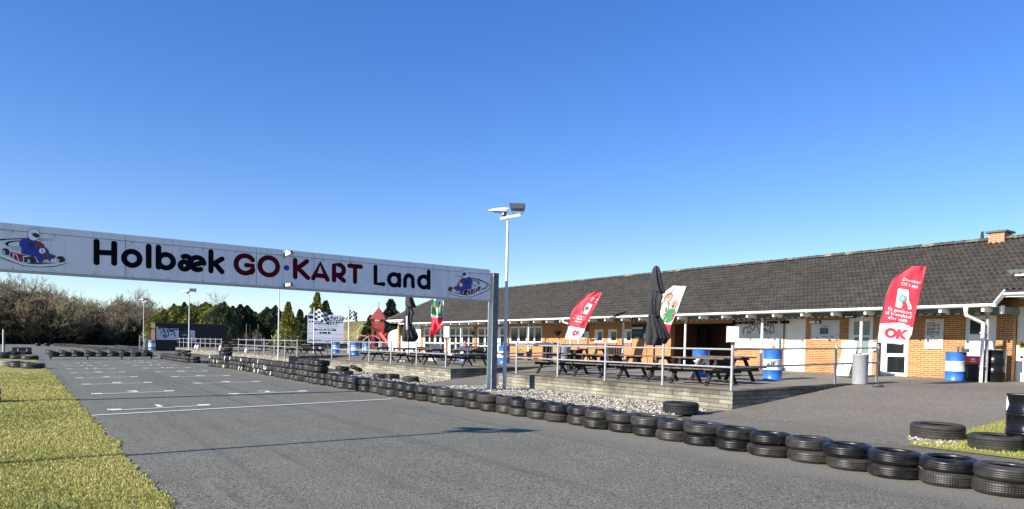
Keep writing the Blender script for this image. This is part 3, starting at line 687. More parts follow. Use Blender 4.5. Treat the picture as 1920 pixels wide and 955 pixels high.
# three-step cone of light strip under the eave: hanging sign
y_, z_ = onX(1593, 594, 23.5)[1:3]; mb = MB(); mb.box(23.50, 23.53, y_-.24, y_+.24, z_-.06, z_+.07, black)
hs = thing('hanging_sign', 'small black name plate hanging from the eave beam near the glazed door', 'sign', (23.5, y_, z_)); o = mb.build('plate', hs); o.matrix_parent_inverse = Matrix.Translation((-23.5, -y_, -z_))
mb = MB(); scribble(mb, whiteprint, lambda x, y, z: (23.497-z, y_-x, z_+y), -.17, .18, 0, .045); o = mb.build('lettering', hs); o.matrix_parent_inverse = Matrix.Translation((-23.5, -y_, -z_))

# ------------------------------------------------------------------ boards on the facade
def wallboard(name, lab, cat, rect, m, X=XW-.03, th=.025):
    y0, y1, z0, z1 = rect
    t = thing(name, lab, cat, (X, (y0+y1)/2, z0)); t['_r'] = 0; del t['_r']
    mb = MB(); mb.box(0, th, y0-(y0+y1)/2, y1-(y0+y1)/2, 0, z1-z0, m); mb.build('board', t)
    return t, (y1-y0), (z1-z0)
def btxt(t, name, items, m=navy, dz=-.0015):
    """items: (text, size, y from the left (0..W) centre, z) ; front faces -X, reading direction is -Y"""
    mb = MB()
    for s, size, yy, z, *k in items:
        kw = k[0] if k else {}
        addtext(mb, s, size, kw.pop('m', m), lambda x, y, zz: (dz-zz*.3, yy-x, z+y), **kw)
    return mb.build(name, t)
def lines(t, name, ls, m, w=.02, dz=-.002):
    """poly-lines drawn on a wall board, points (y,z)"""
    mb = MB(); k = 0
    for pts in ls:
        for (a, b), (c, d) in zip(pts[:-1], pts[1:]):
            L = sqrt((c-a)**2+(d-b)**2)+1e-9; ny, nz = -(d-b)/L*w/2, (c-a)/L*w/2; ey, ez = (c-a)/L*w/2, (d-b)/L*w/2; x = dz-.0002*(k % 7); k += 1
            mb.add([(x, a-ey+ny, b-ez+nz), (x, c+ey+ny, d+ez+nz), (x, c+ey-ny, d+ez-nz), (x, a-ey-ny, b-ez-nz)], [(0, 1, 2, 3)], m)
    return mb.build(name, t)
# circuit overview board; track outline digitised from the board itself
r = px_rect(1380, 1469.5, 601, 653)
t, bw, bh = wallboard('track_map_board', 'large white circuit map board headed Baneoversigt on the brick wall', 'sign', r, whitedirty)
def bp_(px, py):
    p = onX(px, py, XW-.03); return (p[1]-(r[0]+r[1])/2, p[2]-r[2])
c4 = lambda x, y: bp_(1370+x/13.645, 595+y/13.645)
main = [[c4(*q) for q in s] for s in [[(318, 420), (340, 290), (385, 262), (445, 280), (480, 210), (510, 225), (525, 300), (560, 335), (600, 310), (630, 200), (680, 180), (745, 420)],
   [(760, 190), (1075, 165), (1115, 385), (1000, 425)], [(770, 215), (1045, 215), (1000, 290), (1030, 355), (990, 375), (860, 290)], [(860, 310), (930, 420)], [(435, 420), (445, 380), (500, 370), (510, 420)]]]
lines(t, 'circuit_outline', main, mat('map_grey', (.14, .15, .17), .6), .055)
thin = [[c4(*q) for q in s] for s in [[(430, 430), (430, 590), (300, 610)], [(700, 600), (510, 510), (480, 560), (520, 620), (1150, 630), (1130, 440)], [(700, 580), (740, 560), (700, 440)], [(900, 440), (960, 570), (1010, 570), (990, 440)]]]
lines(t, 'infield_outline', thin, mat('map_pale', (.5, .5, .5), .6), .018)
a, b = c4(200, 665), c4(1350, 668); lines(t, 'red_rule', [[a, b]], mat('map_red', (.6, .12, .12), .6), .018)
c = c4(745, 95); btxt(t, 'heading', [('Baneoversigt 1200 meter bane', .235, c[0], c[1]-.05, dict(bold=.012, sx=.93))])
# picture board
r = px_rect(1522, 1575.5, 600.5, 637)
t, bw, bh = wallboard('picture_board', 'wide pale information board with a dark photo, between two white doors', 'sign', r, mat('pale_board', (.55, .57, .60), .5, var=.06, vscale=4))
mb = MB()
def br(y0, y1, z0, z1, m, x=-.002): mb.box(x, -.0002, bw/2-y1*bw, bw/2-y0*bw, z0*bh, z1*bh, m)
br(.0, .36, .82, 1, black); br(.32, .62, .28, .60, mat('photo_dark', (.035, .045, .045), .5, col2=(.15, .16, .15), vscale=9)); br(.03, .31, .36, .82, mat('paper_lilac', (.60, .61, .68), .6), -.003); br(.72, .97, .36, .88, mat('paper_lilac', (.6, .6, .7), .6), -.003)
br(.42, .62, .66, .69, black); br(.40, .62, .14, .17, darkgrey); br(.20, .28, .05, .11, black); br(.68, .80, .12, .16, darkgrey); br(.70, .73, .2, .24, black); br(.78, .9, .04, .07, darkgrey); br(.94, .97, .2, .24, black)
mb.lathe([(0.0, 0), (.14, 0)], darkgrey, n=8) if False else None
mb.build('picture_panel', t)
mb = MB(); scribble(mb, whiteprint, lambda x, y, z: (-.005-z, .31*bw-x, .91*bh+y), -.28, .30, 0, .10); mb.build('heading', t)
# rules board
r = px_rect(1736.5, 1770.5, 598.5, 654)
t, bw, bh = wallboard('rules_board', 'tall narrow white notice board with small print beside the large red flag', 'sign', r, whitedirty)
mb = MB(); fn_ = lambda x, y, z: (-.002-z, -x, y)
for i_, (y, a, b, h) in enumerate([(.86, -.8, .1, .04), (.80, -.8, .8, .032), (.765, -.8, .6, .032), (.70, -.8, .8, .032), (.665, -.8, .75, .032), (.63, -.8, .2, .032), (.57, -.8, .8, .032), (.535, -.8, .5, .032), (.47, -.8, .7, .032), (.40, -.3, .0, .03)]): scribble(mb, darkgrey, fn_, a*bw/2, b*bw/2, y*bh, h, i_)
mb.build('small_print', t)
mb = MB(); rp_ = mat('faded_red_print', (.55, .22, .2), .6)
for i_, (y, a, b, h) in enumerate([(.95, -.25, .3, .04), (.30, -.5, .5, .035), (.22, -.7, .7, .03), (.14, -.3, .3, .03)]): scribble(mb, rp_, fn_, a*bw/2, b*bw/2, y*bh, h, i_+20)
mb.build('red_print', t)
# menu boards between windows and flags
r = px_rect(1185.5, 1207, 608, 635)
t, bw, bh = wallboard('menu_board', 'black menu board with a white band beside the three small windows', 'menu board', r, black)
mb = MB(); mb.box(-.003, 0, -bw/2+.03, bw/2-.03, bh*.66, bh*.78, whited); mb.box(-.003, 0, -bw*.2, bw*.2, bh*.05, bh*.09, whited); mb.box(-.003, 0, -bw*.4, bw*.4, bh*.3, bh*.5, mat('menu_photo', (.03, .05, .06), .5, col2=(.12, .12, .10), vscale=10)); mb.build('menu_panel', t)
r = px_rect(1207.8, 1218, 607.5, 625)
t, bw, bh = wallboard('menu_board', 'narrow black board right of the menu board', 'menu board', r, black)
r = px_rect(1207.8, 1217, 625.6, 634.6)
t, bw, bh = wallboard('notice', 'small white paper notice under the narrow black board', 'notice', r, whited)
r = px_rect(1096, 1104.5, 604.5, 621.5)
t, bw, bh = wallboard('notice_board', 'dark square board above the white number sign behind the second red flag', 'notice board', r, darkgrey)
r = px_rect(1089, 1104.5, 622, 635.5)
t, bw, bh = wallboard('number_sign', 'white sign with black figures behind the second red flag', 'sign', r, whited)
btxt(t, 'figures', [('3', .3, .1, bh*.55, dict(bold=.02)), ('/', .3, -.12, bh*.55)], black)
# television in the alcove, door in its back wall
y0, y1 = onX(1318, 620, 26.6)[1], onX(1288, 620, 26.6)[1]
t = thing('television', 'black television hanging high in the dark alcove', 'television', (26.6, (y0+y1)/2, 2.1)); mb = MB(); mb.box(0, .07, -.75, .75, -.42, .45, black); mb.build('casing', t); mb = MB(); mb.box(-.004, 0, -.71, .71, -.38, .41, glass); mb.build('screen', t); mb = MB(); mb.box(.07, 1.0, -.05, .05, 0, .08, metaldark); mb.build('bracket', t)
y0, y1 = W(1378, 650, 27.6)[0], W(1366, 650, 27.6)[0]
mb = MB(); mb.box(27.56, 27.6, a0+.02, a0+.9, FL, 2.65, whitedirty); o = cb(mb, 'door'); o['label'] = 'pale door inside the alcove'

# ------------------------------------------------------------------ tyres
def tyremat(name, kind, base=(.0065, .0065, .007), rough=.33):
    m, nt, b = nmat(name); N = nt.nodes; L = nt.links
    b.inputs['Roughness'].default_value = rough; b.inputs['Specular IOR Level'].default_value = .5
    tc = N.new('ShaderNodeTexCoord'); sp = N.new('ShaderNodeSeparateXYZ'); L.new(tc.outputs['Object'], sp.inputs[0])
    at = N.new('ShaderNodeMath'); at.operation = 'ARCTAN2'; L.new(sp.outputs['Y'], at.inputs[0]); L.new(sp.outputs['X'], at.inputs[1])
    z = N.new('ShaderNodeMath'); z.operation = 'SUBTRACT'; L.new(sp.outputs['Z'], z.inputs[0]); z.inputs[1].default_value = .077
    az = N.new('ShaderNodeMath'); az.operation = 'ABSOLUTE'; L.new(z.outputs[0], az.inputs[0])
    k = N.new('ShaderNodeMath'); k.operation = 'MULTIPLY_ADD'; L.new(az.outputs[0], k.inputs[0]); k.inputs[1].default_value = {'chev': 260, 'lat': 20, 'fine': 120}[kind]
    an = N.new('ShaderNodeMath'); an.operation = 'MULTIPLY'; L.new(at.outputs[0], an.inputs[0]); an.inputs[1].default_value = {'chev': 52, 'lat': 64, 'fine': 88}[kind]
    L.new(an.outputs[0], k.inputs[2]); si = N.new('ShaderNodeMath'); si.operation = 'SINE'; L.new(k.outputs[0], si.inputs[0])
    st = N.new('ShaderNodeMath'); st.operation = 'GREATER_THAN'; st.inputs[1].default_value = -.45; L.new(si.outputs[0], st.inputs[0])
    # only on the tread: radius > .262
    r2 = N.new('ShaderNodeVectorMath'); r2.operation = 'MULTIPLY'; r2.inputs[1].default_value = (1, 1, 0); L.new(tc.outputs['Object'], r2.inputs[0])
    ln = N.new('ShaderNodeVectorMath'); ln.operation = 'LENGTH'; L.new(r2.outputs[0], ln.inputs[0])
    gt = N.new('ShaderNodeMath'); gt.operation = 'LESS_THAN'; gt.inputs[1].default_value = .268; L.new(ln.outputs['Value'], gt.inputs[0])
    mxx = N.new('ShaderNodeMath'); mxx.operation = 'MAXIMUM'; L.new(st.outputs[0], mxx.inputs[0]); L.new(gt.outputs[0], mxx.inputs[1])
    bp = N.new('ShaderNodeBump'); bp.inputs['Strength'].default_value = .9; bp.inputs['Distance'].default_value = .006; L.new(mxx.outputs[0], bp.inputs['Height']); L.new(bp.outputs['Normal'], b.inputs['Normal'])
    n = N.new('ShaderNodeTexNoise'); n.inputs['Scale'].default_value = 7; n.inputs['Detail'].default_value = 6; L.new(tc.outputs['Object'], n.inputs['Vector'])
    oi = N.new('ShaderNodeObjectInfo'); ad = N.new('ShaderNodeMath'); ad.operation = 'MULTIPLY_ADD'; L.new(oi.outputs['Random'], ad.inputs[0]); ad.inputs[1].default_value = .45; L.new(n.outputs['Fac'], ad.inputs[2])
    cr = N.new('ShaderNodeValToRGB'); cr.color_ramp.elements[0].position = .55; cr.color_ramp.elements[1].position = 1.0
    cr.color_ramp.elements[0].color = (*base, 1); cr.color_ramp.elements[1].color = (.055, .050, .043, 1); L.new(ad.outputs[0], cr.inputs['Fac'])
    mu = N.new('ShaderNodeMix'); mu.data_type = 'RGBA'; mu.blend_type = 'MULTIPLY'; mu.inputs['Factor'].default_value = .75
    L.new(cr.outputs['Color'], mu.inputs['A']); L.new(mxx.outputs[0], mu.inputs['B']); L.new(mu.outputs['Result'], b.inputs['Base Color'])
    rr = N.new('ShaderNodeMapRange'); rr.inputs['To Min'].default_value = rough-.1; rr.inputs['To Max'].default_value = rough+.3; L.new(n.outputs['Fac'], rr.inputs['Value']); L.new(rr.outputs[0], b.inputs['Roughness'])
    return m
TM = [tyremat('tyre_rubber_lateral', 'lat'), tyremat('tyre_rubber_fine', 'fine', rough=.30), tyremat('tyre_rubber_chevron', 'chev', rough=.32), tyremat('tyre_rubber_worn', 'fine', (.013, .013, .014), .6)]
def tyremesh(R, Wd, m, n=56, bead=.19, nm='tyre'):
    h = Wd; g = .007
    outer = [(R-.030, .010), (R-.010, .024), (R-.002, .038)]
    for f in (.36, .5, .64):
        z = h*f; outer += [(R, z-.012), (R, z-.005), (R-g, z-.004), (R-g, z+.004), (R, z+.005)]
    outer += [(R-.002, h-.038), (R-.010, h-.024), (R-.030, h-.010)]
    prof = [(bead, .028), (bead+.02, .012), (R-.075, .0), (R-.045, .002)]+outer+[(R-.045, h-.002), (R-.075, h), (bead+.02, h-.012), (bead, h-.028), (bead+.012, h-.034), (R-.05, h-.03), (R-.028, h/2), (R-.05, .03), (bead+.012, .034)]
    mb = MB(); mb.lathe(prof, m, n=n, close=True)
    me = bpy.data.meshes.new(nm); me.from_pydata(mb.v, [], mb.f); me.materials.append(m); me.polygons.foreach_set('use_smooth', [True]*len(me.polygons)); me.update()
    bm = bmesh.new(); bm.from_mesh(me); bmesh.ops.recalc_face_normals(bm, faces=bm.faces); bm.to_mesh(me); bm.free()
    return me
TY = [tyremesh(.290, .152, TM[0]), tyremesh(.286, .150, TM[1]), tyremesh(.294, .155, TM[2]), tyremesh(.288, .150, TM[3])]
ntyre = [0]
def tyre(x, y, z, k=None, lab='black car tyre', group=None, s=1., tilt=None, name='tyre'):
    k = random.randrange(3) if k is None else k
    o = link(name, TY[k]); o.location = (float(x), float(y), float(z)); o.scale = (s, s, s)
    o.rotation_euler = (random.uniform(-.025, .025), random.uniform(-.025, .025), random.uniform(0, 6.28)) if tilt is None else tilt
    tag(o, lab, 'tyre', group); ntyre[0] += 1; return o
def ordn(n):
    return f"{n}{'th' if 10 <= n % 100 <= 20 else {1: 'st', 2: 'nd', 3: 'rd'}.get(n % 10, 'th')}"
# the main row, its near end first: stack fronts measured along X = 7.9
ys_ = [2.35, 2.92, 3.47, 4.03, 4.60, 5.16]
while ys_[-1] < 38.2: ys_.append(ys_[-1]+.565+random.uniform(-.015, .015))
xo = lambda y: 8.10+.16*sin(y*.21)+(0 if y < 32 else -(y-32)**2*.012)
marks = {}
for i, y in enumerate(ys_):
    three = y > 22.2; x = xo(y)+random.uniform(-.05, .05); z = zg(x); n = 3 if three else 2; zs = 1+.22*min(1, max(0, (y-5)/9))+.10*min(1, max(0, (y-18)/6))
    if 22.6 < y < 24.4: n = 4
    for j in range(n):
        w = {2: ('lower', 'upper'), 3: ('lowest', 'middle', 'topmost'), 4: ('lowest', 'second lowest', 'second highest', 'topmost')}[n][j]
        extra = ['' , ' white-painted'][int(three and (j+i*2) % 5 in (0, 2) and y > 27.5 and i % 4 != 1)]
        o = tyre(x+random.uniform(-.035, .035), y+random.uniform(-.02, .02), z+j*.152*zs, lab=f'{w}{extra} tyre, {ordn(i+1)} stack along the track from the near right end', group='tyres stacked along the track edge', s=random.choice([.94, .98, 1, 1.0, 1.03, 1.06]), k=random.choice([0, 1, 2, 0, 1, 2, 3])); o.scale.z = zs*.995
        if extra: marks[o.name] = (o, j, i)
# white painted marks, curved onto the tread of the marked tyres (facing the track)
for o, j, i in marks.values():
    mk = MB(); rz = o.rotation_euler.z; a0_ = radians(215)-rz; R = .2955
    pat = [[(-.30, .02, -.18, .14), (-.18, .10, -.05, .04)], [(-.10, .02, .0, .145)], [(.05, .01, .22, .13), (.05, .10, .2, .145)]][(i+j) % 3]
    for (aa, za, ab, zb) in pat:
        n = 5; vs = []
        for q in range(n+1):
            a = a0_+aa+(ab-aa)*q/n; z = za+(zb-za)*q/n; w = .014
            vs += [(R*cos(a-.05), R*sin(a-.05), z), (R*cos(a+.05), R*sin(a+.05), z)]
        mk.add(vs, [(2*q, 2*q+1, 2*q+3, 2*q+2) for q in range(n)], paint)
    mk.build('paint_mark', o)
# second row beyond the gap
def rowpx(pts, n_st, step, lab, group, f=G, k=None, s=1.):
    P = [f(*p)[:2] for p in pts]; out = []; d = 0; i = 0
    seg = [(P[i], P[i+1], float(np.linalg.norm(P[i+1]-P[i]))) for i in range(len(P)-1)]; tot = sum(q[2] for q in seg); c = 0; m = 0
    while c < tot:
        r = c
        for a, b, L in seg:
            if r <= L: p = a+(b-a)*r/L; break
            r -= L
        m += 1
        for j in range(n_st):
            w = {1: 'single', 2: ('lower', 'upper')[j] if j < 2 else '', 3: ('lowest', 'middle', 'topmost')[j]}[n_st] if n_st > 1 else 'single'
            tyre(p[0], p[1], zg(p[0])+j*.152*s*1.3, lab=lab.format(w=w, n=ordn(m)), group=group, s=s).scale.z = s*1.29
        c += step
rowpx([(366, 681), (356, 680.5), (336, 677.7), (306, 672.5)], 2, .62, '{w} tyre, {n} stack of the short row before the farthest terrace wall', 'tyres before the farthest terrace wall')
for q, (px, py) in enumerate(((350, 680.6), (339, 678.6))):
    p = G(px, py)
    for j in (2, 3): tyre(p[0], p[1]+.2, zg(p[0])+.152*1.3*j, lab=f'{["third", "topmost"][j-2]} tyre of the {["nearer", "farther"][q]} high stack in the short row', group='tyres before the farthest terrace wall')
rowpx([(275, 667.5), (262, 665.4), (244, 661.6), (201, 657.8)], 2, 1.1, '{w} tyre, {n} stack along the far bend beyond the wheeled barrier', 'tyres along the far bend')
# past three hundred: the most distant stacks are one object
dist = MB(); src = TY[1]; sv = [tuple(v.co) for v in src.vertices]; sf_ = [tuple(f.vertices) for f in src.polygons]
for pts, n_st, step, s in (([(201, 657.6), (151, 652.8), (128, 650.2), (105.5, 649.2), (65, 648.9)], 2, 1.15, 1.35), ([(275, 657), (250, 654), (219, 651)], 2, 1.3, 1.2)):
    P = [G(*p)[:2] for p in pts]
    for a, b in zip(P[:-1], P[1:]):
        L = float(np.linalg.norm(b-a)); c = 0
        while c < L:
            q = a+(b-a)*c/L
            for j in range(n_st): dist.add([(x*s+q[0], y*s+q[1], z*s+zg(q[0])+j*.152*s) for x, y, z in sv], sf_, TM[1], True)
            c += step
tag(dist.build('distant_tyres'), 'distant double row of tyres round the far bend under the hedge', 'tyres', kind='stuff')
p = G(384, 681); tyre(p[0], p[1], zg(p[0]), lab='single tyre lying in the gap before the white-marked tyre wall')
for j in range(2):
    p = G(377, 678); 
x_, y_ = xo(38.2)+.75, 39.2
for j in range(5): tyre(x_, y_, zg(x_)+j*.2, k=1, lab=f'{["lowest", "second", "middle", "fourth", "topmost"][j]} tyre of the tall stack at the far end of the white-marked tyre wall', group='tall stack behind the marked tyres', s=1.08).scale.z = 1.3
# loose tyres on the white gravel by terrace two
for (px, py, s, k, lab, n) in [(735-0, 714-2, 1.05, 0, 'middle of the three single tyres lying on the white gravel', 1), (713.5, 711, 1.05, 1, 'leftmost single tyre lying on the white gravel', 1), (770, 717, 1.1, 3, 'rightmost single tyre lying on the white gravel near the wall end', 1)]:
    p = F0(px, py); tyre(p[0], p[1], p[2], k=k, s=s, lab=lab, group='loose tyres on the gravel').scale.z = 1.5
p = F0(650, 704)
for j, (dx, dy) in enumerate([(0, 0), (-.1, .25)]): tyre(p[0]+dx, p[1]+dy, p[2]+.2*j, k=1, s=1.08, lab=['bottom', 'top'][j]+' tyre of the small pile on the gravel by the second terrace', group='loose tyres on the gravel').scale.z = 1.3
p = F0(660, 702); tyre(p[0]+.35, p[1]+.45, p[2]+.18, k=0, tilt=(.35, .2, 1), s=1.05, lab='tyre leaning on the small pile by the second terrace', group='loose tyres on the gravel')
p = F0(623, 700); 
# big tyres
def bigtyre(px, py, R, h, lab, k=3, f=F0, zf=zramp, dz=0.):
    p = f(px, py); me = bigs.get((R, h))
    if me is None:
        me = tyremesh(R, h, TM[k], n=64, bead=R*.62); bigs[(R, h)] = me
    o = link('tyre', me); o.location = (p[0], p[1], float(zf(p[0]))+dz); o.rotation_euler = (0, 0, random.random()*6); tag(o, lab, 'tyre', 'large tyres lying beside the track'); return o
bigs = {}
bigtyre(1276, 776, .40, .27, 'large tyre lying alone on the gravel by the wall corner')
bigtyre(1757, 823, .42, .27, 'large tyre with a pale rim lying on grass and stones left of the drum')
bigtyre(1866, 843, .37, .24, 'worn grey tyre lying in front of the black drum')
# tyre trailer across the track: nine slanting tyres on a beam with castors
pa, pb = G(95, 674.5), G(284, 673.5)
t = thing('wheeled_barrier', 'low beam on four castors carrying slanting tyres across the track', 'barrier', (pa[0], pa[1], zg(pa[0])))
mb = MB(); za = zg(pa[0]); d = Vector((pb[0]-pa[0], pb[1]-pa[1], zg(pb[0])-za))
mb.bar((-.1, 0, .20), (d.x+.3, d.y+.02, d.z+.20), .10, .07, black); mb.bar((-.1, .5, .20), (d.x+.3, d.y+.5, d.z+.20), .08, .06, black); mb.build('beam', t)
for q in (0, .35, .69, 1.0):
    mb = MB(); c = d*q; mb.cyl((c.x-.03, c.y, c.z+.09), (c.x+.03, c.y, c.z+.09), .09, black, 12); mb.box(c.x-.04, c.x+.04, c.y-.03, c.y+.03, c.z+.09, c.z+.17, metaldark); mb.build('castor', t)
for i in range(9):
    q = (i+.1)/8.6; tyre(pa[0]+d.x*q, pa[1]+.22, za+d.z*q+.26+random.uniform(-.01, .02), k=i % 3, s=1.35, tilt=(.05, radians(15)+random.uniform(-.03, .03), 0), lab=f'{ordn(i+1)} slanting tyre from the left on the wheeled barrier across the track', group='tyres on the wheeled barrier').scale.z = 1.9
t = thing('white_hose', 'thin white hose lying on the ground by the wheeled barrier', 'hose', tuple(G(240, 674))); mb = MB(); p0 = G(240, 674); p1 = G(266, 668); mb.tube([(0, 0, .02), (.5, .3, .12), (p1[0]-p0[0], p1[1]-p0[1]-2.5, .3)], .02, whited, 6); mb.build('hose_line', t)
# tyres on the left verge
for (px, py, n, s, k, lab) in [(8, 665.5, 1, 1.1, 0, 'rear tyre at the left frame edge on the grass'), (27, 664, 1, 1.1, 1, 'rear tyre second from the frame edge on the grass'), (47, 663.5, 1, 1.15, 1, 'rear tyre right of the small black sign'),
        (7, 671.5, 1, 1.1, 2, 'middle row tyre at the left frame edge'), (34, 672.5, 1, 1.1, 0, 'middle row tyre behind the pale tyre'), (56, 673.5, 1, 1.15, 1, 'middle row tyre at the asphalt side'),
        (4, 685, 1, 1.1, 3, 'front row grey tyre cut by the frame edge'), (38, 688, 1, 1.15, 1, 'front row black tyre next to the pale tyre'), (62, 690, 1, 1.15, 1, 'front row black tyre at the asphalt edge')]:
    p = G(px, py+1.2); tyre(p[0], p[1], zg(p[0]), k=k, s=s*1.45, lab=lab, group='tyres on the left verge').scale.z = 1.75
p = G(19, 687); mt = tyremesh(.42, .28, mat('pale_tyre', (.22, .20, .16), .8, var=.15, vscale=8)); o = link('tyre', mt); o.location = (p[0], p[1], zg(p[0])); tag(o, 'pale dusty tyre in the front row on the left verge', 'tyre', 'tyres on the left verge')
# tyres round the foot of the left gantry post
SL_ = (-.86, 19.3)
for j in range(2): tyre(SL_[0]-.0, SL_[1], zg(-1)+.15*j, k=0, lab=['lower', 'upper'][j]+' tyre round the gantry foot at the left frame edge', group='tyres round the gantry foot')

# ------------------------------------------------------------------ gantry sign
PL = np.array([-.88, 19.30]); PR = np.array([12.30, 18.92])
du_ = (PR-PL); LU = float(np.linalg.norm(du_)); du_ /= LU; nr = np.array([du_[1], -du_[0]])  # nr faces the camera
def SG(px, py, off=0.):
    """photo point -> (u, z) on the sign face"""
    d = ray(px, py); o = PL+nr*off; t = ((o-EYE[:2])@nr)/(d[:2]@nr); p = EYE+d*t
    return float((p[:2]-PL)@du_), float(p[2])
gan = thing('gantry_sign', 'long white gantry sign spanning the track with go-kart pictures and rounded lettering', 'sign', (PL[0], PL[1], 0))
gan.rotation_euler = (0, 0, atan2(du_[1], du_[0]))   # local +x along the sign, local -y toward the camera
FY = -.16  # front face
u0, zt0 = SG(0, 417, .16); u1, zt1 = SG(920, 506, .16); _, zb0 = SG(0, 504.5, .16); _, zb1 = SG(919.8, 563.5, .16)
def ztop(u): return zt0+(zt1-zt0)*(u-u0)/(u1-u0)
def zbot(u): return zb0+(zb1-zb0)*(u-u0)/(u1-u0)
UL = u0-.12
cuts = [UL, SG(235, 450, .16)[0], SG(481, 500, .16)[0], SG(589, 500, .16)[0], SG(777, 520, .16)[0], u1]
hem = [SG(0, 429, .16)[1], SG(480, 472, .16)[1]]
for a, b in zip(cuts[:-1], cuts[1:]):
    mb = MB(); g = .006
    def seg(a, b, za, zb_, y0=FY, y1=.10):
        vs = [(x, y, z) for x, z0, z1 in ((a, zbot(a), za), (b, zbot(b), zb_)) for y in (y0, y1) for z in (z0, z1)]
        mb.add(vs, [(0, 1, 3, 2), (4, 6, 7, 5), (0, 4, 5, 1), (2, 3, 7, 6), (0, 2, 6, 4), (1, 5, 7, 3)], signm)
    hw = .155
    seg(a+g, b-g, ztop(a)-hw, ztop(b)-hw)
    mb.build('sign_panel', gan)
# top strip set back a little, with the notch in the middle
nt0, nt1 = SG(532.5, 470, .16)[0], SG(540, 470, .16)[0]
for a, b in ((UL, cuts[1]), (cuts[1], cuts[2]), (cuts[2], nt0), (nt1, cuts[3]), (cuts[3], cuts[4]), (cuts[4], u1)):
    mb = MB(); vs = [(x, y, z) for x in (a+.004, b-.004) for y in (FY+.012, .06) for z in (ztop(x)-.150, ztop(x)+(.03 if False else 0))]
    mb.add(vs, [(0, 1, 3, 2), (4, 6, 7, 5), (0, 4, 5, 1), (2, 3, 7, 6), (0, 2, 6, 4), (1, 5, 7, 3)], signm); mb.build('top_panel', gan)
mb = MB(); vs = [(x, y, z) for x in (UL, u1+.02) for y in (FY+.02, .11) for z in (zbot(x)-.045, zbot(x)-.004)]
mb.add(vs, [(0, 1, 3, 2), (4, 6, 7, 5), (0, 4, 5, 1), (2, 3, 7, 6), (0, 2, 6, 4), (1, 5, 7, 3)], galv); mb.build('bottom_rail', gan)
u = UL+.35
while u < u1-.1:
    for z in (ztop(u)-.19, zbot(u)+.035): mb = MB(); mb.cyl((u, FY-.012, z), (u, FY, z), .014, metaldark, 6); mb.build('bolt', gan)
    u += .78
mb = MB()
for a, b in ((UL, nt0), (nt1, u1)):
    vs = [(x, y, ztop(x)-.155+dz_) for x in (a, b) for y in (FY-.003, FY+.004) for dz_ in (-.006, .006)]
    mb.add(vs, [(0, 1, 3, 2), (4, 6, 7, 5), (0, 4, 5, 1), (2, 3, 7, 6), (0, 2, 6, 4), (1, 5, 7, 3)], metaldark)
mb.build('hem_wire', gan)
# posts
ptop = zof(PR, 513)
gpost = mat('gantry_steel_shaded', (.13, .14, .15), .6, var=.3, vscale=6); mb = MB(); mb.box(LU-.10, LU+.10, -.16, .12, -.05, ptop, gpost); mb.build('post', gan)  # steel colour darkened to stand for the post's shaded front face
mb = MB(); mb.box(LU-.108, LU-.1, -.165, .125, 0, ptop-.02, creamp); mb.build('post_lit_side', gan)  # pale strip paints the sunlit left side of the post
mb = MB(); mb.cyl((LU+.12, 0, ptop-.3), (LU+.17, 0, ptop-.3), .02, metaldark, 8); mb.build('post_bolt', gan)
mb = MB(); mb.box(-.14, .06, -.12, .12, -.1, ptop, galvd); mb.build('post', gan)
# two tube lamps at the middle
for (xa, ya, xb, yb) in ((535, 477.5, 547, 474), (535, 534.6, 547, 534)):
    ua, z1_ = SG(xa, ya, .4); ub, z2_ = SG(xb, yb, .4)
    lm = MB(); lm.bar((ua+.03, -.30, z1_), (ub-.03, -.46, z2_), .075, .075, white); lm.bar((ua-.02, -.285, z1_-.005), (ua+.03, -.30, z1_), .09, .10, black); lm.bar((ub-.03, -.46, z2_), (ub, -.475, z2_+.005), .09, .09, black)
    lm.bar((ua+.0, -.14, z1_-.06), (ua+.02, -.32, z1_-.03), .03, .03, metaldark)
    o = lm.build('tube_lamp', gan)
# lettering ---------------------------------------------------------------
lay = [0]
def ribbon(mb, pts, w, m, closed=False, n_cap=8):
    lay[0] += 1; y = FY-.004-.0004*(lay[0] % 12)
    P = [Vector(p) for p in pts]
    L, Rr = [], []
    n = len(P)
    for i in range(n):
        if closed: d = (P[(i+1) % n]-P[i-1]).normalized()
        elif i == 0: d = (P[1]-P[0]).normalized()
        elif i == n-1: d = (P[-1]-P[-2]).normalized()
        else: d = (P[i+1]-P[i-1]).normalized()
        nn = Vector((-d.y, d.x)); L.append(P[i]+nn*w/2); Rr.append(P[i]-nn*w/2)
    vs = [(p.x, y, p.y) for p in L]+[(p.x, y, p.y) for p in Rr]
    fs = [(i, (i+1) % n, n+(i+1) % n, n+i) for i in range(n if closed else n-1)]
    mb.add(vs, fs, m)
    if not closed:
        for c, d in ((P[0], (P[0]-P[1]).normalized()), (P[-1], (P[-1]-P[-2]).normalized())):
            a = atan2(d.y, d.x); vs = [(c.x+cos(a+pi*(q/n_cap-.5))*w/2, y, c.y+sin(a+pi*(q/n_cap-.5))*w/2) for q in range(n_cap+1)]
            mb.add(vs, [tuple(range(n_cap+1))], m)
def S2(o, sc): return lambda x, y: SG(o[0]+x/sc, o[1]+y/sc, .165)
def scale_at(px, py):  # metres per photo px, vertical
    return SG(px, py, .165)[1]-SG(px, py+1, .165)[1]
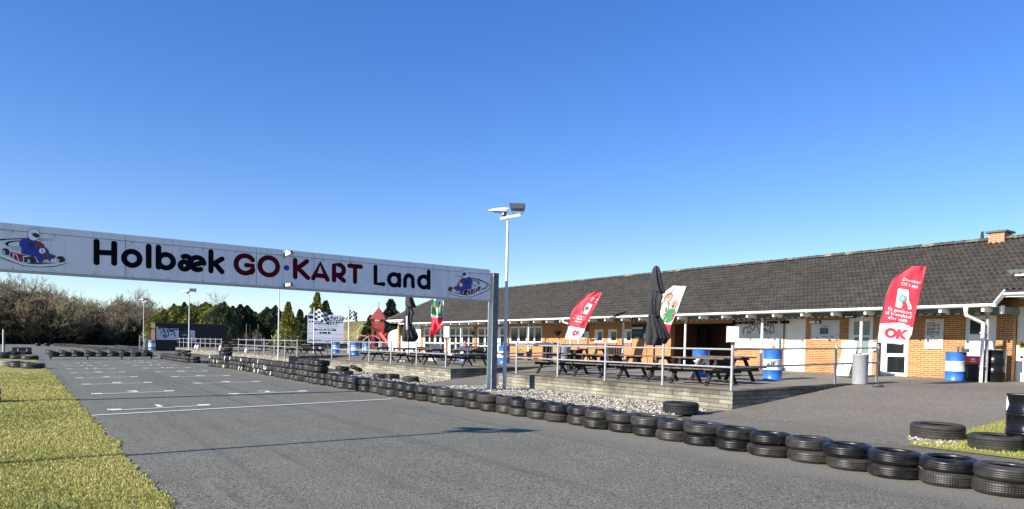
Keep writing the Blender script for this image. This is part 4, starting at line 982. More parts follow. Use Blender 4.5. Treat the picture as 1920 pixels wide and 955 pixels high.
def letter(m, mapf, o, sc, strokes, W_):
    mb = MB()
    for s in strokes:
        if s[0] == 'l': ribbon(mb, [mapf(*p) for p in s[1]], W_, m)
        elif s[0] == 'o':
            c = mapf(*s[1]); r = s[2]/sc*scale_at(o[0]+s[1][0]/sc, o[1]+s[1][1]/sc); ribbon(mb, [(c[0]+r*cos(a), c[1]+r*sin(a)) for a in np.linspace(0, 2*pi, 40, endpoint=False)], W_, m, True)
        elif s[0] == 'a':   # arc centre, radius, from, to degrees, then tail points
            c = mapf(*s[1]); r = s[2]/sc*scale_at(o[0]+s[1][0]/sc, o[1]+s[1][1]/sc)
            pts = [(c[0]+r*cos(a), c[1]+r*sin(a)) for a in np.radians(np.linspace(s[3], s[4], 30))]
            if len(s) > 5: pts += [mapf(*p) for p in s[5]]
            ribbon(mb, pts, W_, m)
        elif s[0] == 'd':
            c = mapf(*s[1]); r = s[2]/sc*scale_at(o[0]+s[1][0]/sc, o[1]+s[1][1]/sc); lay[0] += 1
            mb.add([(c[0]+r*cos(a), FY-.006, c[1]+r*sin(a)) for a in np.linspace(0, 2*pi, 24, endpoint=False)], [tuple(range(24))], m)
    mb.build('letter', gan)
o1, s1 = (160, 430), 7.111; f1 = S2(o1, s1); WL = .125
for st in ([('l', [(150, 165), (150, 445)]), ('l', [(385, 190), (385, 455)]), ('l', [(150, 308), (385, 318)])],
    [('o', (621, 390), 92)], [('l', [(845, 228), (845, 492)])], [('l', [(975, 240), (975, 505)]), ('o', (1075, 427), 89)],
    [('o', (1322, 484), 50), ('a', (1340, 425), 64, 118, 20, [(1405, 440), (1400, 490)]), ('l', [(1412, 488), (1560, 445)]), ('a', (1492, 459), 82, 5, 300)],
    [('l', [(1675, 300), (1675, 557)]), ('l', [(1700, 468), (1822, 397)]), ('l', [(1725, 455), (1822, 568)])]):
    letter(navy, f1, o1, s1, st, WL)
o2, s2 = (420, 450), 6.857; f2 = S2(o2, s2)
for st in ([('a', (272, 316), 112, 35, 325), ('l', [(290, 326), (370, 332), (372, 395), (352, 418)])], [('o', (576, 341), 112)],
    [('l', [(915, 262), (915, 478)]), ('l', [(960, 355), (1066, 276)]), ('l', [(955, 368), (1080, 490)])],
    [('l', [(1147, 492), (1238, 300), (1330, 512)]), ('l', [(1190, 455), (1290, 468)])],
    [('l', [(1415, 520), (1415, 320), (1480, 322)]), ('a', (1480, 387), 64, 90, -90, [(1425, 450)]), ('l', [(1460, 452), (1542, 526)])],
    [('l', [(1612, 333), (1760, 346)]), ('l', [(1685, 345), (1685, 540)])]):
    letter(maroon, f2, o2, s2, st, .125)
letter(bluel, f2, o2, s2, [('d', (803, 360), 36)], .1)
o3, s3 = (680, 490), 12.8; f3 = S2(o3, s3)
for st in ([('l', [(307, 138), (307, 538), (500, 550)])], [('o', (757, 447), 135), ('l', [(878, 325), (878, 588)])],
    [('l', [(1015, 595), (1015, 440)]), ('a', (1112, 440), 97, 180, 0, [(1210, 605)])], [('o', (1470, 500), 132), ('l', [(1585, 248), (1585, 642)])]):
    letter(navy, f3, o3, s3, st, .122)
# kart pictures -------------------------------------------------------------
K = lambda x, y: SG(x/9.55, 415+y/9.55, .165)
kart = [
 ('trail', navy, [[(0, 318), (200, 312), (400, 305), (500, 300), (500, 318), (400, 322), (150, 330), (0, 350)], [(90, 395), (150, 362), (260, 348), (370, 345), (370, 362), (280, 366), (180, 385), (140, 410), (160, 440), (150, 452), (110, 430)], [(690, 308), (980, 322), (700, 318)], [(690, 334), (1070, 338), (690, 344)]]),
 ('wheel', black, [[(45, 500), (90, 482), (150, 500), (180, 560), (170, 610), (60, 600), (38, 550)], [(480, 660), (520, 628), (600, 630), (650, 680), (655, 760), (490, 760)], [(1010, 650), (1060, 622), (1130, 630), (1165, 680), (1165, 740), (1040, 745)]]),
 ('rim', silver, [[(48, 530), (80, 520), (100, 560), (90, 600), (55, 595)], [(490, 680), (520, 675), (545, 715), (535, 758), (495, 755)], [(1020, 670), (1050, 672), (1068, 715), (1050, 742), (1020, 735)]]),
 ('side_pod', redprint, [[(175, 555), (240, 560), (500, 620), (480, 740), (330, 720), (165, 620)], [(890, 580), (1010, 620), (960, 680), (900, 660)]]),
 ('engine', silver, [[(190, 450), (360, 455), (385, 480), (380, 530), (230, 520), (195, 490)]]),
 ('suit', bluesuit, [[(350, 370), (400, 320), (520, 290), (640, 345), (700, 370), (860, 510), (920, 660), (900, 720), (850, 700), (760, 735), (690, 735), (640, 640), (540, 620), (380, 580), (385, 470), (348, 450)]]),
 ('glove', black, [[(500, 400), (560, 385), (620, 420), (600, 480), (520, 470)], [(650, 370), (720, 362), (760, 400), (690, 400)], [(780, 660), (860, 665), (850, 700), (790, 700)], [(415, 640), (480, 640), (470, 740), (420, 735)]]),
 ('fairing', redprint, [[(640, 385), (720, 375), (790, 420), (800, 490), (700, 500), (650, 450), (620, 430)], [(740, 570), (810, 560), (860, 640), (840, 665), (780, 660)]]),
 ('frame', whiteprint, [[(0, 588), (150, 650), (450, 770), (720, 790), (980, 770), (1210, 715), (1215, 735), (1000, 795), (720, 812), (430, 795), (130, 680), (0, 620)], [(175, 555), (185, 558), (172, 625), (162, 620)], [(232, 580), (248, 582), (243, 690), (230, 685)], [(245, 585), (300, 595), (345, 715), (330, 715), (290, 605), (245, 600)], [(410, 630), (505, 618), (505, 632), (425, 645), (430, 738), (416, 738)], [(770, 740), (785, 690), (865, 690), (868, 704), (795, 704), (785, 750)], [(915, 735), (940, 682), (1010, 680), (1010, 694), (950, 697), (930, 740)]]),
 ('keel', black, [[(0, 640), (420, 790), (720, 818), (980, 798), (1215, 742), (1215, 748), (990, 812), (720, 828), (415, 802), (0, 655)], [(660, 740), (1040, 745), (720, 770), (460, 762)]]),
 ('helmet', whiteprint, [[(605+105*cos(a)*1.0, 240+105*sin(a)) for a in np.linspace(0, 2*pi, 28, endpoint=False)]]),
 ('visor', black, [[(580, 235), (620, 205), (700, 235), (705, 275), (660, 300), (600, 275)], [(565, 190), (578, 195), (590, 260), (575, 258)]]),
 ('roundel', whiteprint, [[(756+58*cos(a), 532+48*sin(a)) for a in np.linspace(0, 2*pi, 20, endpoint=False)]]),
 ('race_number', black, [[(742, 505), (765, 500), (768, 545), (780, 550), (780, 558), (742, 555), (750, 545), (752, 515)]])]
def kartlogo(mapf, flip):
    k = 0
    for nm, m, polys in kart:
        k += 1
        for j, p in enumerate(polys):
            mb = MB()
            pts = [mapf(*q) for q in p]; y = FY-.003-.0008*k-.0001*j
            vs = [(a, y, b) for a, b in pts]; mb.add(vs, [tuple(range(len(vs)))[::(-1 if flip else 1)]], m)
            if nm != 'helmet': mb.build('picture_'+nm, gan)
        if nm == 'helmet':
            c = [mapf(*q) for q in kart[10][2][0]]
            n = len(c); cc_ = (sum(q[0] for q in c)/n, sum(q[1] for q in c)/n); y = FY-.003-.0008*k-.0005
            o_ = [(cc_[0]+(q[0]-cc_[0])*1.07, y, cc_[1]+(q[1]-cc_[1])*1.07) for q in c]; i_ = [(q[0], y, q[1]) for q in c]
            mb.add(o_+i_, [(i, (i+1) % n, n+(i+1) % n, n+i) for i in range(n)], navy)
            mb.build('picture_helmet', gan)
kartlogo(K, False)
hc = K(605, 240); rc = SG(820+628/11.93, 490+285/11.93, .165)
arm = lambda x, y: (rc[0]-(K(x, y)[0]-hc[0]), rc[1]+(K(x, y)[1]-hc[1]))
kartlogo(arm, True)
mb = MB()
f5 = S2((820, 490), 11.93)
ribbon(mb, [f5(*q) for q in [(1000, 630), (1080, 600), (1130, 540), (1080, 480), (950, 420), (780, 380)]], .03, navy)
ribbon(mb, [f5(*q) for q in [(780, 760), (1050, 690), (1180, 620), (1185, 560), (1120, 480)]], .018, navy); mb.build('picture_swoosh', gan)

# ------------------------------------------------------------------ lamp posts
def lamppost(x, y, z, h, lab, yaw=0., th=1.):
    t = thing('lamp_post', lab, 'lamp post', (x, y, z), yaw, 'floodlight poles around the track')
    mb = MB(); mb.cyl((0, 0, -.1), (0, 0, h*.55), .062*th, whitedirty, 14, r1=.055*th); mb.cyl((0, 0, h*.55), (0, 0, h), .05*th, whitedirty, 14, r1=.042*th); mb.build('pole', t)
    mb = MB(); mb.bar((-.26, -.03, h-.16), (.40, -.03, h-.02), .08, .09, whited); mb.build('crossarm', t)
    hh = h+.10
    prof = [(-.62, .0, .005), (-.54, .05, .035), (-.42, .09, .075), (-.28, .115, .10), (-.12, .12, .115), (.06, .115, .115)]
    vs = []; n = 14; mb = MB()
    for (u, w, hgt) in prof:
        for q in range(n):
            a = 2*pi*q/n; zz_ = sin(a); vs.append((u-.06, cos(a)*w, hh+(zz_*hgt if zz_ > 0 else zz_*hgt*.5)))
    mb.add(vs, [(r_*n+q, r_*n+(q+1) % n, (r_+1)*n+(q+1) % n, (r_+1)*n+q) for r_ in range(len(prof)-1) for q in range(n)]+[tuple(range(n))[::-1]], whited, True)
    mb.add([vs[(len(prof)-1)*n+q] for q in range(n)], [tuple(range(n))], black); o = mb.build('street_lantern', t)
    mb = MB(); mb.add([(x, y, z-.004) for x, y, z in [(-.58, 0, hh-.035), (-.34, -.09, hh-.055), (-.04, -.1, hh-.065), (-.04, .1, hh-.065), (-.34, .09, hh-.055)]], [(0, 1, 2, 3, 4)], lens); mb.cyl((-.05, -.118, hh+.03), (-.05, -.125, hh+.03), .03, greym, 10); mb.build('diffuser', o)
    mb = MB(); mb.bar((-.15, 0, h-.14), (-.11, 0, hh-.04), .12, .11, black); mb.bar((-.17, -.05, h-.04), (-.17, -.05, h+.06), .06, .06, whited); mb.build('lantern_bracket', t)
    hz = h+.24
    fr = [(-.24, -.17, -.10), (.25, -.17, -.10), (.26, -.06, .12), (-.28, -.06, .12)]; bk = [(-.14, .08, -.12), (.17, .08, -.12), (.20, .11, .03), (-.18, .11, .03)]
    mb = MB(); vs = [(x+.30, y, z+hz) for x, y, z in fr+bk]; mb.add(vs, [(0, 1, 2, 3), (7, 6, 5, 4), (0, 4, 5, 1), (1, 5, 6, 2), (2, 6, 7, 3), (3, 7, 4, 0)], metaldark)
    fl = mb.build('flood_lamp', t)
    mb = MB(); mb.add([(x*.8+.30, y-.010, z*.75+hz+.004) for x, y, z in fr], [(0, 1, 2, 3)], lens); mb.build('glass', fl)
    mb = MB(); mb.tube([(.10, -.02, hz-.08), (.12, 0, hz-.16), (.24, 0, hz-.24), (.40, 0, hz-.24), (.50, 0, hz-.16), (.53, -.02, hz-.05)], .010, metaldark, 6); mb.build('stirrup', t)
    return t
p = F0(946.7, 732); L1 = (12.85, 18.98)
lamppost(L1[0], L1[1], .05, zof(L1, 402)-.05, 'tall floodlight pole standing beside the gantry post', yaw=radians(-32))
p = G(511, 686); lamppost(p[0]+1.6, p[1]+4.5, .05, zof((p[0]+1.6, p[1]+4.5), 505)-.05, 'floodlight pole whose head is hidden by the gantry sign', yaw=radians(-30), th=.72)
p = G(354, 669); lamppost(p[0], p[1], zg(p[0]), zof(p, 546)-zg(p[0])-.15, 'floodlight pole before the farthest terrace', yaw=radians(-30), th=.72)
p = G(269, 650); p = p*.80+EYE*.20; lamppost(p[0], p[1], .1, zof(p, 563)-.2, 'farthest floodlight pole in front of the bare hedge', yaw=radians(-30), th=.72)
lamppost(-5.35, 10.15, -.07, 5.75, 'floodlight pole on the lawn left of the picture', yaw=radians(-60))

# ------------------------------------------------------------------ railings
def railing(lab, posts, hts=(1.12, 1.02, .60), group='terrace railings', r=.034, mp=None, mr=None, skip=False):
    """posts: list of (x, y, z-ground)"""
    mp = mp or galv; mr = mr or galv
    t = thing('railing', lab, 'railing', posts[0], group=group); b = Vector(posts[0])
    for q in posts[1 if skip else 0:]:
        c = Vector(q)-b; mb = MB(); mb.cyl(c-Vector((0, 0, .02)), c+Vector((0, 0, hts[0])), r, mp, 12); mb.cyl(c+Vector((0, 0, hts[0])), c+Vector((0, 0, hts[0]+.012)), r*1.1, mr, 12); mb.build('post', t)
    for h in hts[1:]:
        mb = MB()
        for a, c in zip(posts[:-1], posts[1:]): mb.cyl(Vector(a)-b+Vector((0, 0, h)), Vector(c)-b+Vector((0, 0, h)), .024, mr, 8)
        for a in posts: v = Vector(a)-b; mb.cyl(v+Vector((0, -.05, h)), v+Vector((0, .05, h)), .034, mr, 8)
        mb.build('rail', t)
    return t
XR_ = 14.05
def prow(pxs, X=XR_): return [(X, onX(px, 680, X)[1], zt(X)) for px in pxs]
railing('tubular railing along the front of the nearest terrace', [(XR_, 10.86, zt(XR_))]+prow([1243, 1135, 1046, 968.5]), hts=(1.12, 1.02, .58))
def onY_(px, Y): d = ray(px, 680); return float(d[0]*Y/d[1])
X1_, X2_ = onY_(1567, 10.86), onY_(1645, 10.86)
railing('dark shaded railing running from the nearest wall corner back to the ramp', [(XR_+.09, 10.86, zt(XR_)), (X1_, 10.86, zt(X1_)), (X2_, 10.86, zt(X2_))], hts=(1.12, 1.02, .58), skip=True)
railing('railing at the far end of the nearest terrace behind the lamp post', [(XR_+.09, 20.75, zt(XR_)), (16.6, 20.75, zt(16.6)), (19.0, 20.75, zt(19.0))], skip=True)
railing('railing along the second terrace above the loose tyres', prow([836, 781, 733, 692, 655.5, 622]))
railing('railing from the second terrace corner back toward the clubhouse', [(XR_+.09, 24.6, zt(XR_)), (16.6, 24.6, zt(16.6)), (19.2, 24.6, zt(19.2))], skip=True)
railing('railing along the third terrace above the white-marked tyres', prow([557, 534, 514, 495, 477.5, 461.5, 447]))
railing('railing at the near end of the third terrace', [(XR_+.09, 46.15, zt(XR_)), (16.6, 46.15, zt(16.6)), (19.2, 46.15, zt(19.2))], skip=True)
railing('railing at the far end of the third terrace', [(XR_+.09, 62.7, zt(XR_)), (16.6, 62.7, zt(16.6)), (19.2, 62.7, zt(19.2))], skip=True)
railing('railing along the farthest terrace before the black hut', prow([415, 404, 394, 384.5, 375.6, 367, 359, 351, 344, 336.5, 329.5, 321]))
# display box on the corner post
def postbox(x, y, z, lab, w=.26, h=.36, yaw=0.):
    t = thing('display_box', lab, 'display box', (x, y, z), yaw); mb = MB(); mb.cyl((0, 0, 0), (0, 0, .07), .05, black, 10); mb.build('socket', t)
    mb = MB(); mb.box(-w/2, w/2, -.05, .05, .07, .07+h, white); mb.box(-w/2-.012, w/2+.012, .02, .07, .06, .09+h, whitedirty); mb.build('box', t); return t
postbox(XR_, 10.86, zt(XR_)+1.13, 'white display box on top of the corner railing post', yaw=radians(-40))
q = prow([836])[0]; t = thing('info_panel', 'black framed white panel on the second terrace corner post', 'display box', (q[0], q[1], q[2]+1.12), radians(-35))
mb = MB(); mb.cyl((0, 0, 0), (0, 0, .12), .025, black, 8); mb.box(-.14, .14, 0, .05, .12, .16, black); mb.box(-.15, -.12, 0, .05, .16, .62, black); mb.box(.12, .15, 0, .05, .16, .62, black); mb.build('frame', t); mb = MB(); mb.box(-.12, .12, .0, .03, .16, .62, white); mb.build('panel', t)

# ------------------------------------------------------------------ picnic tables
def make_table():
    t = thing('picnic_table', 'x', 'picnic table', (0, 0, 0))
    mb = MB(); L = .90
    for k in range(4): mb.box(-.36+k*.185, -.20+k*.185, -L, L, .71, .75, woodt)
    for yy in (-.62, .62): mb.box(-.34, .34, yy-.03, yy+.03, .65, .708, woodd)
    mb.build('tabletop', t)
    for s in (-1, 1):
        mb = MB(); 
        for k in range(2): c = s*(.62+k*.14); mb.box(c-.065, c+.065, -L, L, .42, .455, woodt)
        mb.build('bench', t)
    for yy in (-.62, .62):
        for s in (-1, 1):
            mb = MB(); y_ = yy+.045; mb.bar((s*.20, y_, .70), (s*.66, y_, .0), .045, .11, woodd, up=(0, 1, 0)); mb.build('leg', t)
        mb = MB(); mb.box(-.80, .80, yy-.025, yy+.02, .32, .418, woodd); mb.build('crossbar', t)
    return t
tab0 = make_table(); used = [False]
def table(x, y, lab, rz=0., z=None, s=1.):
    o = tab0 if not used[0] else copy_tree(tab0); used[0] = True
    o.location = (x, y, zt(x) if z is None else z); o.rotation_euler = (0, 0, rz); o.scale = (s, s, s); tag(o, lab, 'picnic table', 'dark wooden picnic tables on the terraces'); return o
table(15.62, 13.0, 'dark picnic table right of the closed black parasol, nearest the corner post', .03)
table(17.15, 13.55, 'dark picnic table beside the near blue drum behind the corner table', -.02)
table(15.6, 15.15, 'dark picnic table at the foot of the closed black parasol', .02)
table(15.5, 17.15, 'dark picnic table just left of the closed black parasol', .02)
table(15.5, 19.2, 'dark picnic table at the far end of the nearest terrace', -.03)
table(23.3, 26.6, 'reddish picnic table close to the yellow wall under the small windows', .05)
table(16.0, 26.6, 'dark picnic table at the near end of the second terrace', .02)
table(15.5, 29.2, 'dark picnic table second from the near end of the second terrace', -.02)
table(15.6, 32.2, 'dark picnic table in the middle of the second terrace', .0)
table(15.6, 35.4, 'dark picnic table fourth along the second terrace', .02)
table(18.2, 34.6, 'dark picnic table behind the front row, before the closed parasol', .0)
table(18.4, 30.2, 'dark picnic table behind the front row, near the grey bin', .04)
table(22.6, 36, 'dark picnic table standing by the glazed bays', .0)
table(15.9, 47.6, 'dark picnic table at the near end of the third terrace', .0)
table(15.9, 50.6, 'dark picnic table second on the third terrace', .0)
table(15.9, 54.0, 'dark picnic table in the middle of the third terrace', .0)
table(15.9, 57.6, 'dark picnic table near the far end of the third terrace', .0)
table(15.9, 69.5, 'dark picnic table at the near end of the farthest terrace', .0)
table(15.9, 73.5, 'second dark picnic table on the farthest terrace', .0)
table(16.0, 78, 'third dark picnic table on the farthest terrace', .0)
table(16.0, 84, 'last dark picnic table before the black hut', .0)
# high table
p = T(1026, 685); t = thing('high_table', 'dark square high table near the wide white window', 'table', p); mb = MB(); mb.box(-.42, .42, -.42, .42, 1.0, 1.06, woodd); mb.build('tabletop', t)
for a, b in ((-.12, -.12), (.12, .12), (-.12, .12), (.12, -.12)): mb = MB(); mb.box(a-.05, a+.05, b-.05, b+.05, 0, 1.0, woodd); mb.build('leg', t)
t = thing('slatted_bench', 'dark slatted seat beside the reddish picnic table at the wall', 'bench', T(1150, 684.5)); mb = MB(); 
for k in range(6): mb.box(-.05, .02, -.5+k*.18, -.40+k*.18, .25, .95, woodd)
mb.box(.02, .05, -.5, .5, .85, .92, woodd); mb.box(.02, .05, -.5, .5, .35, .42, woodd); mb.build('backrest', t); mb = MB(); mb.box(-.5, -.05, -.5, .5, .40, .45, woodd); mb.build('seat', t)
for s in (-.42, .42): mb = MB(); mb.box(-.48, .02, s-.03, s+.03, 0, .40, woodd); mb.build('leg', t)
# parasol
def parasol(x, y, z, lab, seed, h=3.35, wid=1., lean=0.):
    r = random.Random(seed); t = thing('parasol', lab, 'parasol', (x, y, z), 0, 'closed black parasols')
    mb = MB(); mb.cyl((0, 0, 0), (0, 0, h-.3), .03, black, 12); mb.build('pole', t)
    bs = MB()
    for (a, b) in ((-.34, -.27), (.06, -.27), (-.34, .10), (.06, .10)): bs.box(a, a+.37, b, b+.34, .0, .07, concl)
    bs.box(-.06, .06, -.5, .5, .072, .10, black); bs.box(-.5, .5, -.05, .05, .072, .098, black); bs.build('base_slabs', t)
    def body(name, prof, nf, amp, ph, col, off=(0, 0)):
        nA = 64; vs = []
        for k, (zz, rr, dx, dy) in enumerate(prof):
            for i in range(nA):
                a = 2*pi*i/nA; f = 1+amp*(1.6*abs(sin(nf*a/2+ph+zz*.9))-1)+amp*.7*(1.6*abs(sin((nf+3)*a/2+zz*1.7+ph))-1)+.07*sin(3*a+zz*5)
                vs.append((off[0]+dx+cos(a)*rr*f*wid, off[1]+dy+sin(a)*rr*f*wid, zz))
        K_ = len(prof); fs = [(k*nA+i, k*nA+(i+1) % nA, (k+1)*nA+(i+1) % nA, (k+1)*nA+i) for k in range(K_-1) for i in range(nA)]
        m = MB(); m.add(vs, fs, col, False); m.add(vs[-nA:], [tuple(range(nA))], col, True); m.build(name, t)
    # upper hood, middle folds, lower skirt
    z0 = h
    ca = r.uniform(-.03, .03)
    body('canopy', [(1.06, .20, .0, 0), (1.12, .26, .03, 0), (1.3, .31, .09, -.03), (1.5, .29, .08, -.02), (1.8, .22, .02, 0), (1.98, .155, -.03, 0), (2.2, .165, -.05, 0), (2.45, .185, -.03, 0), (2.6, .20, .02, 0), (2.75, .14, 0, 0), (2.95, .11, 0, 0), (3.0, .05, 0, 0)], 5, .26, r.random()*6, fabric)
    body('canopy_flap', [(h-.86, .20, .09, -.03), (h-.8, .215, .07, -.02), (h-.6, .18, .03, 0), (h-.35, .145, 0, 0), (h-.15, .115, 0, 0), (h-.05, .075, 0, 0), (h-.01, .03, 0, 0)], 5, .16, r.random()*6, fabric)
    s = MB(); s.lathe([(.175*wid, 1.93), (.185*wid, 1.95), (.185*wid, 1.99), (.175*wid, 2.01)], black, c=(-.03, 0, 0), n=24); s.build('strap', t)
    return t
p = T(1225, 711); ph = zof(p, 498)-p[2]
par = parasol(p[0], p[1], p[2], 'closed black parasol rising above the roof eave on the nearest terrace', 3, h=ph, wid=1.05)
p = T(775, 682); ph = zof(p, 541)-p[2]; parasol(p[0]+1.2, p[1]+3, p[2], 'closed black parasol with pale patches partly behind the gantry sign', 8, h=ph+.1, wid=1.25)
mb = MB(); par2 = [o for o in bpy.data.objects if o.name.startswith('parasol')][-1]
mb.add([(-.30, -.28, 1.7), (-.22, -.31, 1.7), (-.24, -.30, 2.45), (-.31, -.25, 2.4)], [(0, 1, 2, 3)], whited); mb.build('pale_lining', par2)

# ------------------------------------------------------------------ drums
def make_drum(body, mid, lab, loc, grp=None, s=1., txt=None, cone=None, rz=0., name='oil_drum', top=None, h=.88, r=.285, nb=True):
    t = thing(name, lab, 'drum', loc, rz, grp); t.scale = (s, s, s)
    mb = MB(); bands = [(0, .29*h/.88, body), (.29*h/.88, .60*h/.88, mid), (.60*h/.88, h, body)]
    for z0, z1, m in bands:
        prof = [(r, z0+.0)]
        if m is not bands[0][2] or z0 > 0: prof = [(r, z0)]
        prof += [(r, z1-.02), (r+.010, z1-.012), (r+.010, z1-.004), (r, z1)] if z1 < h else [(r, z1-.03), (r+.008, z1-.015), (r+.008, z1)]
        if z0 == 0: prof = [(r+.008, 0), (r+.008, .02), (r, .03)]+prof[1:]
        mb.lathe(prof, m, n=36)
    mb.disc((0, 0, h-.02), r, top or body, 36)
    mb.lathe([(r+.008, h), (r-.008, h), (r-.008, h-.02)], top or body, n=36)
    mb.build('body', t)
    if txt:
        a0_ = atan2(-loc[1], -loc[0])-rz+txt[2]
        mb = MB()
        def cyl_(x, y, z): a = a0_+(x-.05)/r; return ((r+.004+z)*cos(a), (r+.004+z)*sin(a), h*.5+y)
        addtext(mb, txt[0], txt[1], mat('logo_grey', (.03, .035, .05), .5), cyl_, bold=.006)
        # round flash emblem right of the word
        def em(cx, cy, rr, m, dz):
            vs = [cyl_(cx+rr*cos(a), cy+rr*sin(a), dz) for a in np.linspace(0, 2*pi, 16, endpoint=False)]; mb.add(vs, [tuple(range(16))], m)
        em(.22, -.02, .05, navy, .002); em(.195, .012, .034, whited, .004)
        mb.build('logo', t)
    return t
def cone(loc, lab, s=1., col=orange):
    t = thing('traffic_cone', lab, 'cone', loc); mb = MB(); mb.lathe([(.11*s, .0), (.085*s, .02), (.045*s, .20*s), (.03*s, .21*s)], col, n=20); mb.disc((0, 0, .21*s), .03*s, col, 16); mb.build('body', t); return t
dr = 'blue and white oil drums used as bins'
p = T(1448, 711.8); p_ = p; D1 = make_drum(blued, whited, 'blue and white drum with elf lettering standing before the circuit map board', p_, dr, txt=('elf', .25, -.05)); 
mb = MB(); a0_ = atan2(-p[1], -p[0])-.0
D1.scale = (1.0, 1.0, 1.0)
h_ = zof(p, 656)-p[2]; D1.scale = (1, 1, h_/.88)
cone((p[0]-.03, p[1]-.02, p[2]+h_-.02), 'small orange cone sitting on the elf drum before the map board', .8)
p = T(1313, 705.3); D2 = make_drum(blued, whited, 'blue and white drum with elf lettering behind the picnic tables', p, dr, txt=('elf', .25, -.25)); D2.scale = (1, 1, (zof(p, 657)-p[2])/.88)
p = T(1792, 712.3); p = onX(1791, 712.3, 23.8); D3 = make_drum(blued, whited, 'blue and white drum with cans on top beside the red-lidded bin', (p[0], p[1], zt(p[0])), dr); 
mb = MB(); mb.box(-.27, .33, -.33, .29, .885, .90, darkgrey); mb.build('lid_board', D3)
for (a, b, hh) in ((-.12, -.10, .17), (.02, -.16, .17)):
    c = thing('can', ['tall can on the drum lid, left one', 'tall can on the drum lid, right one'][a > 0], 'can', (p[0]+a, p[1]+b-.0, zt(p[0])+.9)); mb = MB(); mb.cyl((0, 0, 0), (0, 0, hh), .028, metaldark, 12); mb.cyl((0, 0, hh), (0, 0, hh+.012), .024, silver, 12); mb.build('body', c)
c = thing('small_box', 'small dark box beside the cans on the drum lid', 'box', (p[0]+.10, p[1]-.24, zt(p[0])+.9)); mb = MB(); mb.box(-.05, .05, -.06, .06, 0, .09, darkgrey); mb.box(-.055, .055, -.065, .065, .09, .1, black); mb.build('carton', c)
p = T(871, 677); make_drum(blued, whited, 'blue and white drum with an orange cone left of the gantry post', p, dr, txt=('elf', .18, .1)).scale = (1, 1, .95)
cone((p[0], p[1], p[2]+.83), 'orange cone on the drum left of the gantry post', 1.2)
p = T(945, 681.5); make_drum(blued, whited, 'blue and white drum right of the gantry post, partly behind the lamp pole', p, dr, txt=('elf', .18, -.1))
cone((p[0], p[1], p[2]+.87), 'orange cone on the drum behind the lamp pole', .9)
p = T(630, 662); make_drum(blued, whited, 'blue and white drum at the second terrace end before the advert board', p, dr, s=1.0)
p = T(666, 666); make_drum(blued, whited, 'wide blue and white drum left of the climbing hoops', p, dr, s=1.1)
p = T(686, 664); make_drum(mat('light_blue_drum', (.08, .32, .62), .4), whited, 'light blue drum before the climbing hoops', p, dr, s=.95)
d_ = ray(285, 657); p = EYE+d_*86/d_[1]; make_drum(mat('faded_blue_drum', (.10, .25, .45), .5), whited, 'faded blue and white drum at the brick end of the black hut', (p[0], p[1], .2), dr, s=1.25)
for px, yaw in ((284, .0),):
    t = thing('bin_sign', 'white pieces of board leaning behind the faded drum', 'board', (p[0]-.35, p[1]+.6, .15)); mb = MB(); mb.bar((-.1, 0, 0), (.15, 0, 1.9), .3, .03, woodo); mb.build('plank', t); mb = MB(); mb.bar((-.45, 0, 0), (-.3, 0, 1.3), .22, .04, white); mb.bar((-.8, 0, 0.0), (-.8, 0, 1.7), .10, .04, whited); mb.build('white_panel', t)
def make_plain(lab, loc, r, h, m, cat='bin', name='round_bin', top=None):
    t = thing(name, lab, cat, loc); mb = MB(); mb.lathe([(r*.97, 0), (r, .04), (r, h-.05), (r+.01, h-.04), (r+.01, h), (r-.02, h), (r-.02, h-.05)], m, n=32); mb.disc((0, 0, h-.05), r-.02, top or black, 32); mb.build('body', t); return t
p = T(1612, 720.5); make_plain('tall pale grey cylinder bin behind the last railing posts', p, .205, zof(p, 664)-p[2], greym)
p = T(1057, 692); make_plain('grey ribbed round bin with an orange cone beside it', p, .26, .92, greym); 
mb = MB(); cone((p[0]+.45, p[1]-.25, p[2]+.80), 'orange cone standing on the grey bin top beside the railing', 1.2) ; 
t = thing('bin_stand', 'low dark stand carrying the orange cone by the grey bin', 'stand', (p[0]+.45, p[1]-.25, p[2])); mb = MB(); mb.box(-.2, .2, -.2, .2, .74, .80, woodd); mb.build('top', t)
for a in (-.16, .16): mb = MB(); mb.box(a-.03, a+.03, -.17, .17, 0, .74, woodd); mb.build('leg', t)
p = T(811, 682); make_plain('pale grey round bin before the glazed bay, left of the display frame', (p[0]+2, p[1]+3.5, p[2]), .33, .95, whitedirty)
p = T(708, 664); make_plain('grey round bin below the slide of the play tower', (p[0]+.8, p[1]+1, p[2]), .28, .95, greym)
# planter and wall bits
p = onX(975, 673.5, 23.7); t = thing('planter', 'black plant pot with yellow-green plant under the wide window', 'plant pot', (p[0], p[1], zt(p[0]))); mb = MB(); mb.lathe([(.16, 0), (.25, .40), (.27, .40), (.24, .38)], black, n=20); mb.disc((0, 0, .36), .24, black, 20); mb.build('pot', t)
mb = MB(); rr = random.Random(4)
for i in range(260):
    a = rr.uniform(0, 6.28); d = rr.uniform(0, .34); x, y = cos(a)*d, sin(a)*d; z = .42+rr.uniform(0, .2)*(1-d/.4); s = .04
    mb.add([(x, y, z), (x+rr.uniform(-s, s), y+rr.uniform(-s, s), z+.05), (x+rr.uniform(-s, s), y+rr.uniform(-s, s), z+.03)], [(0, 1, 2)], gm[rr.randrange(1, 4)])
mb.build('foliage', t)
p = onX(992, 676, 23.2); t = thing('planter', 'empty dark tapered pot right of the plant pot', 'plant pot', (p[0], p[1], zt(p[0]))); mb = MB(); mb.lathe([(.14, 0), (.22, .5), (.23, .5), (.2, .47)], black, n=4); mb.build('pot', t)
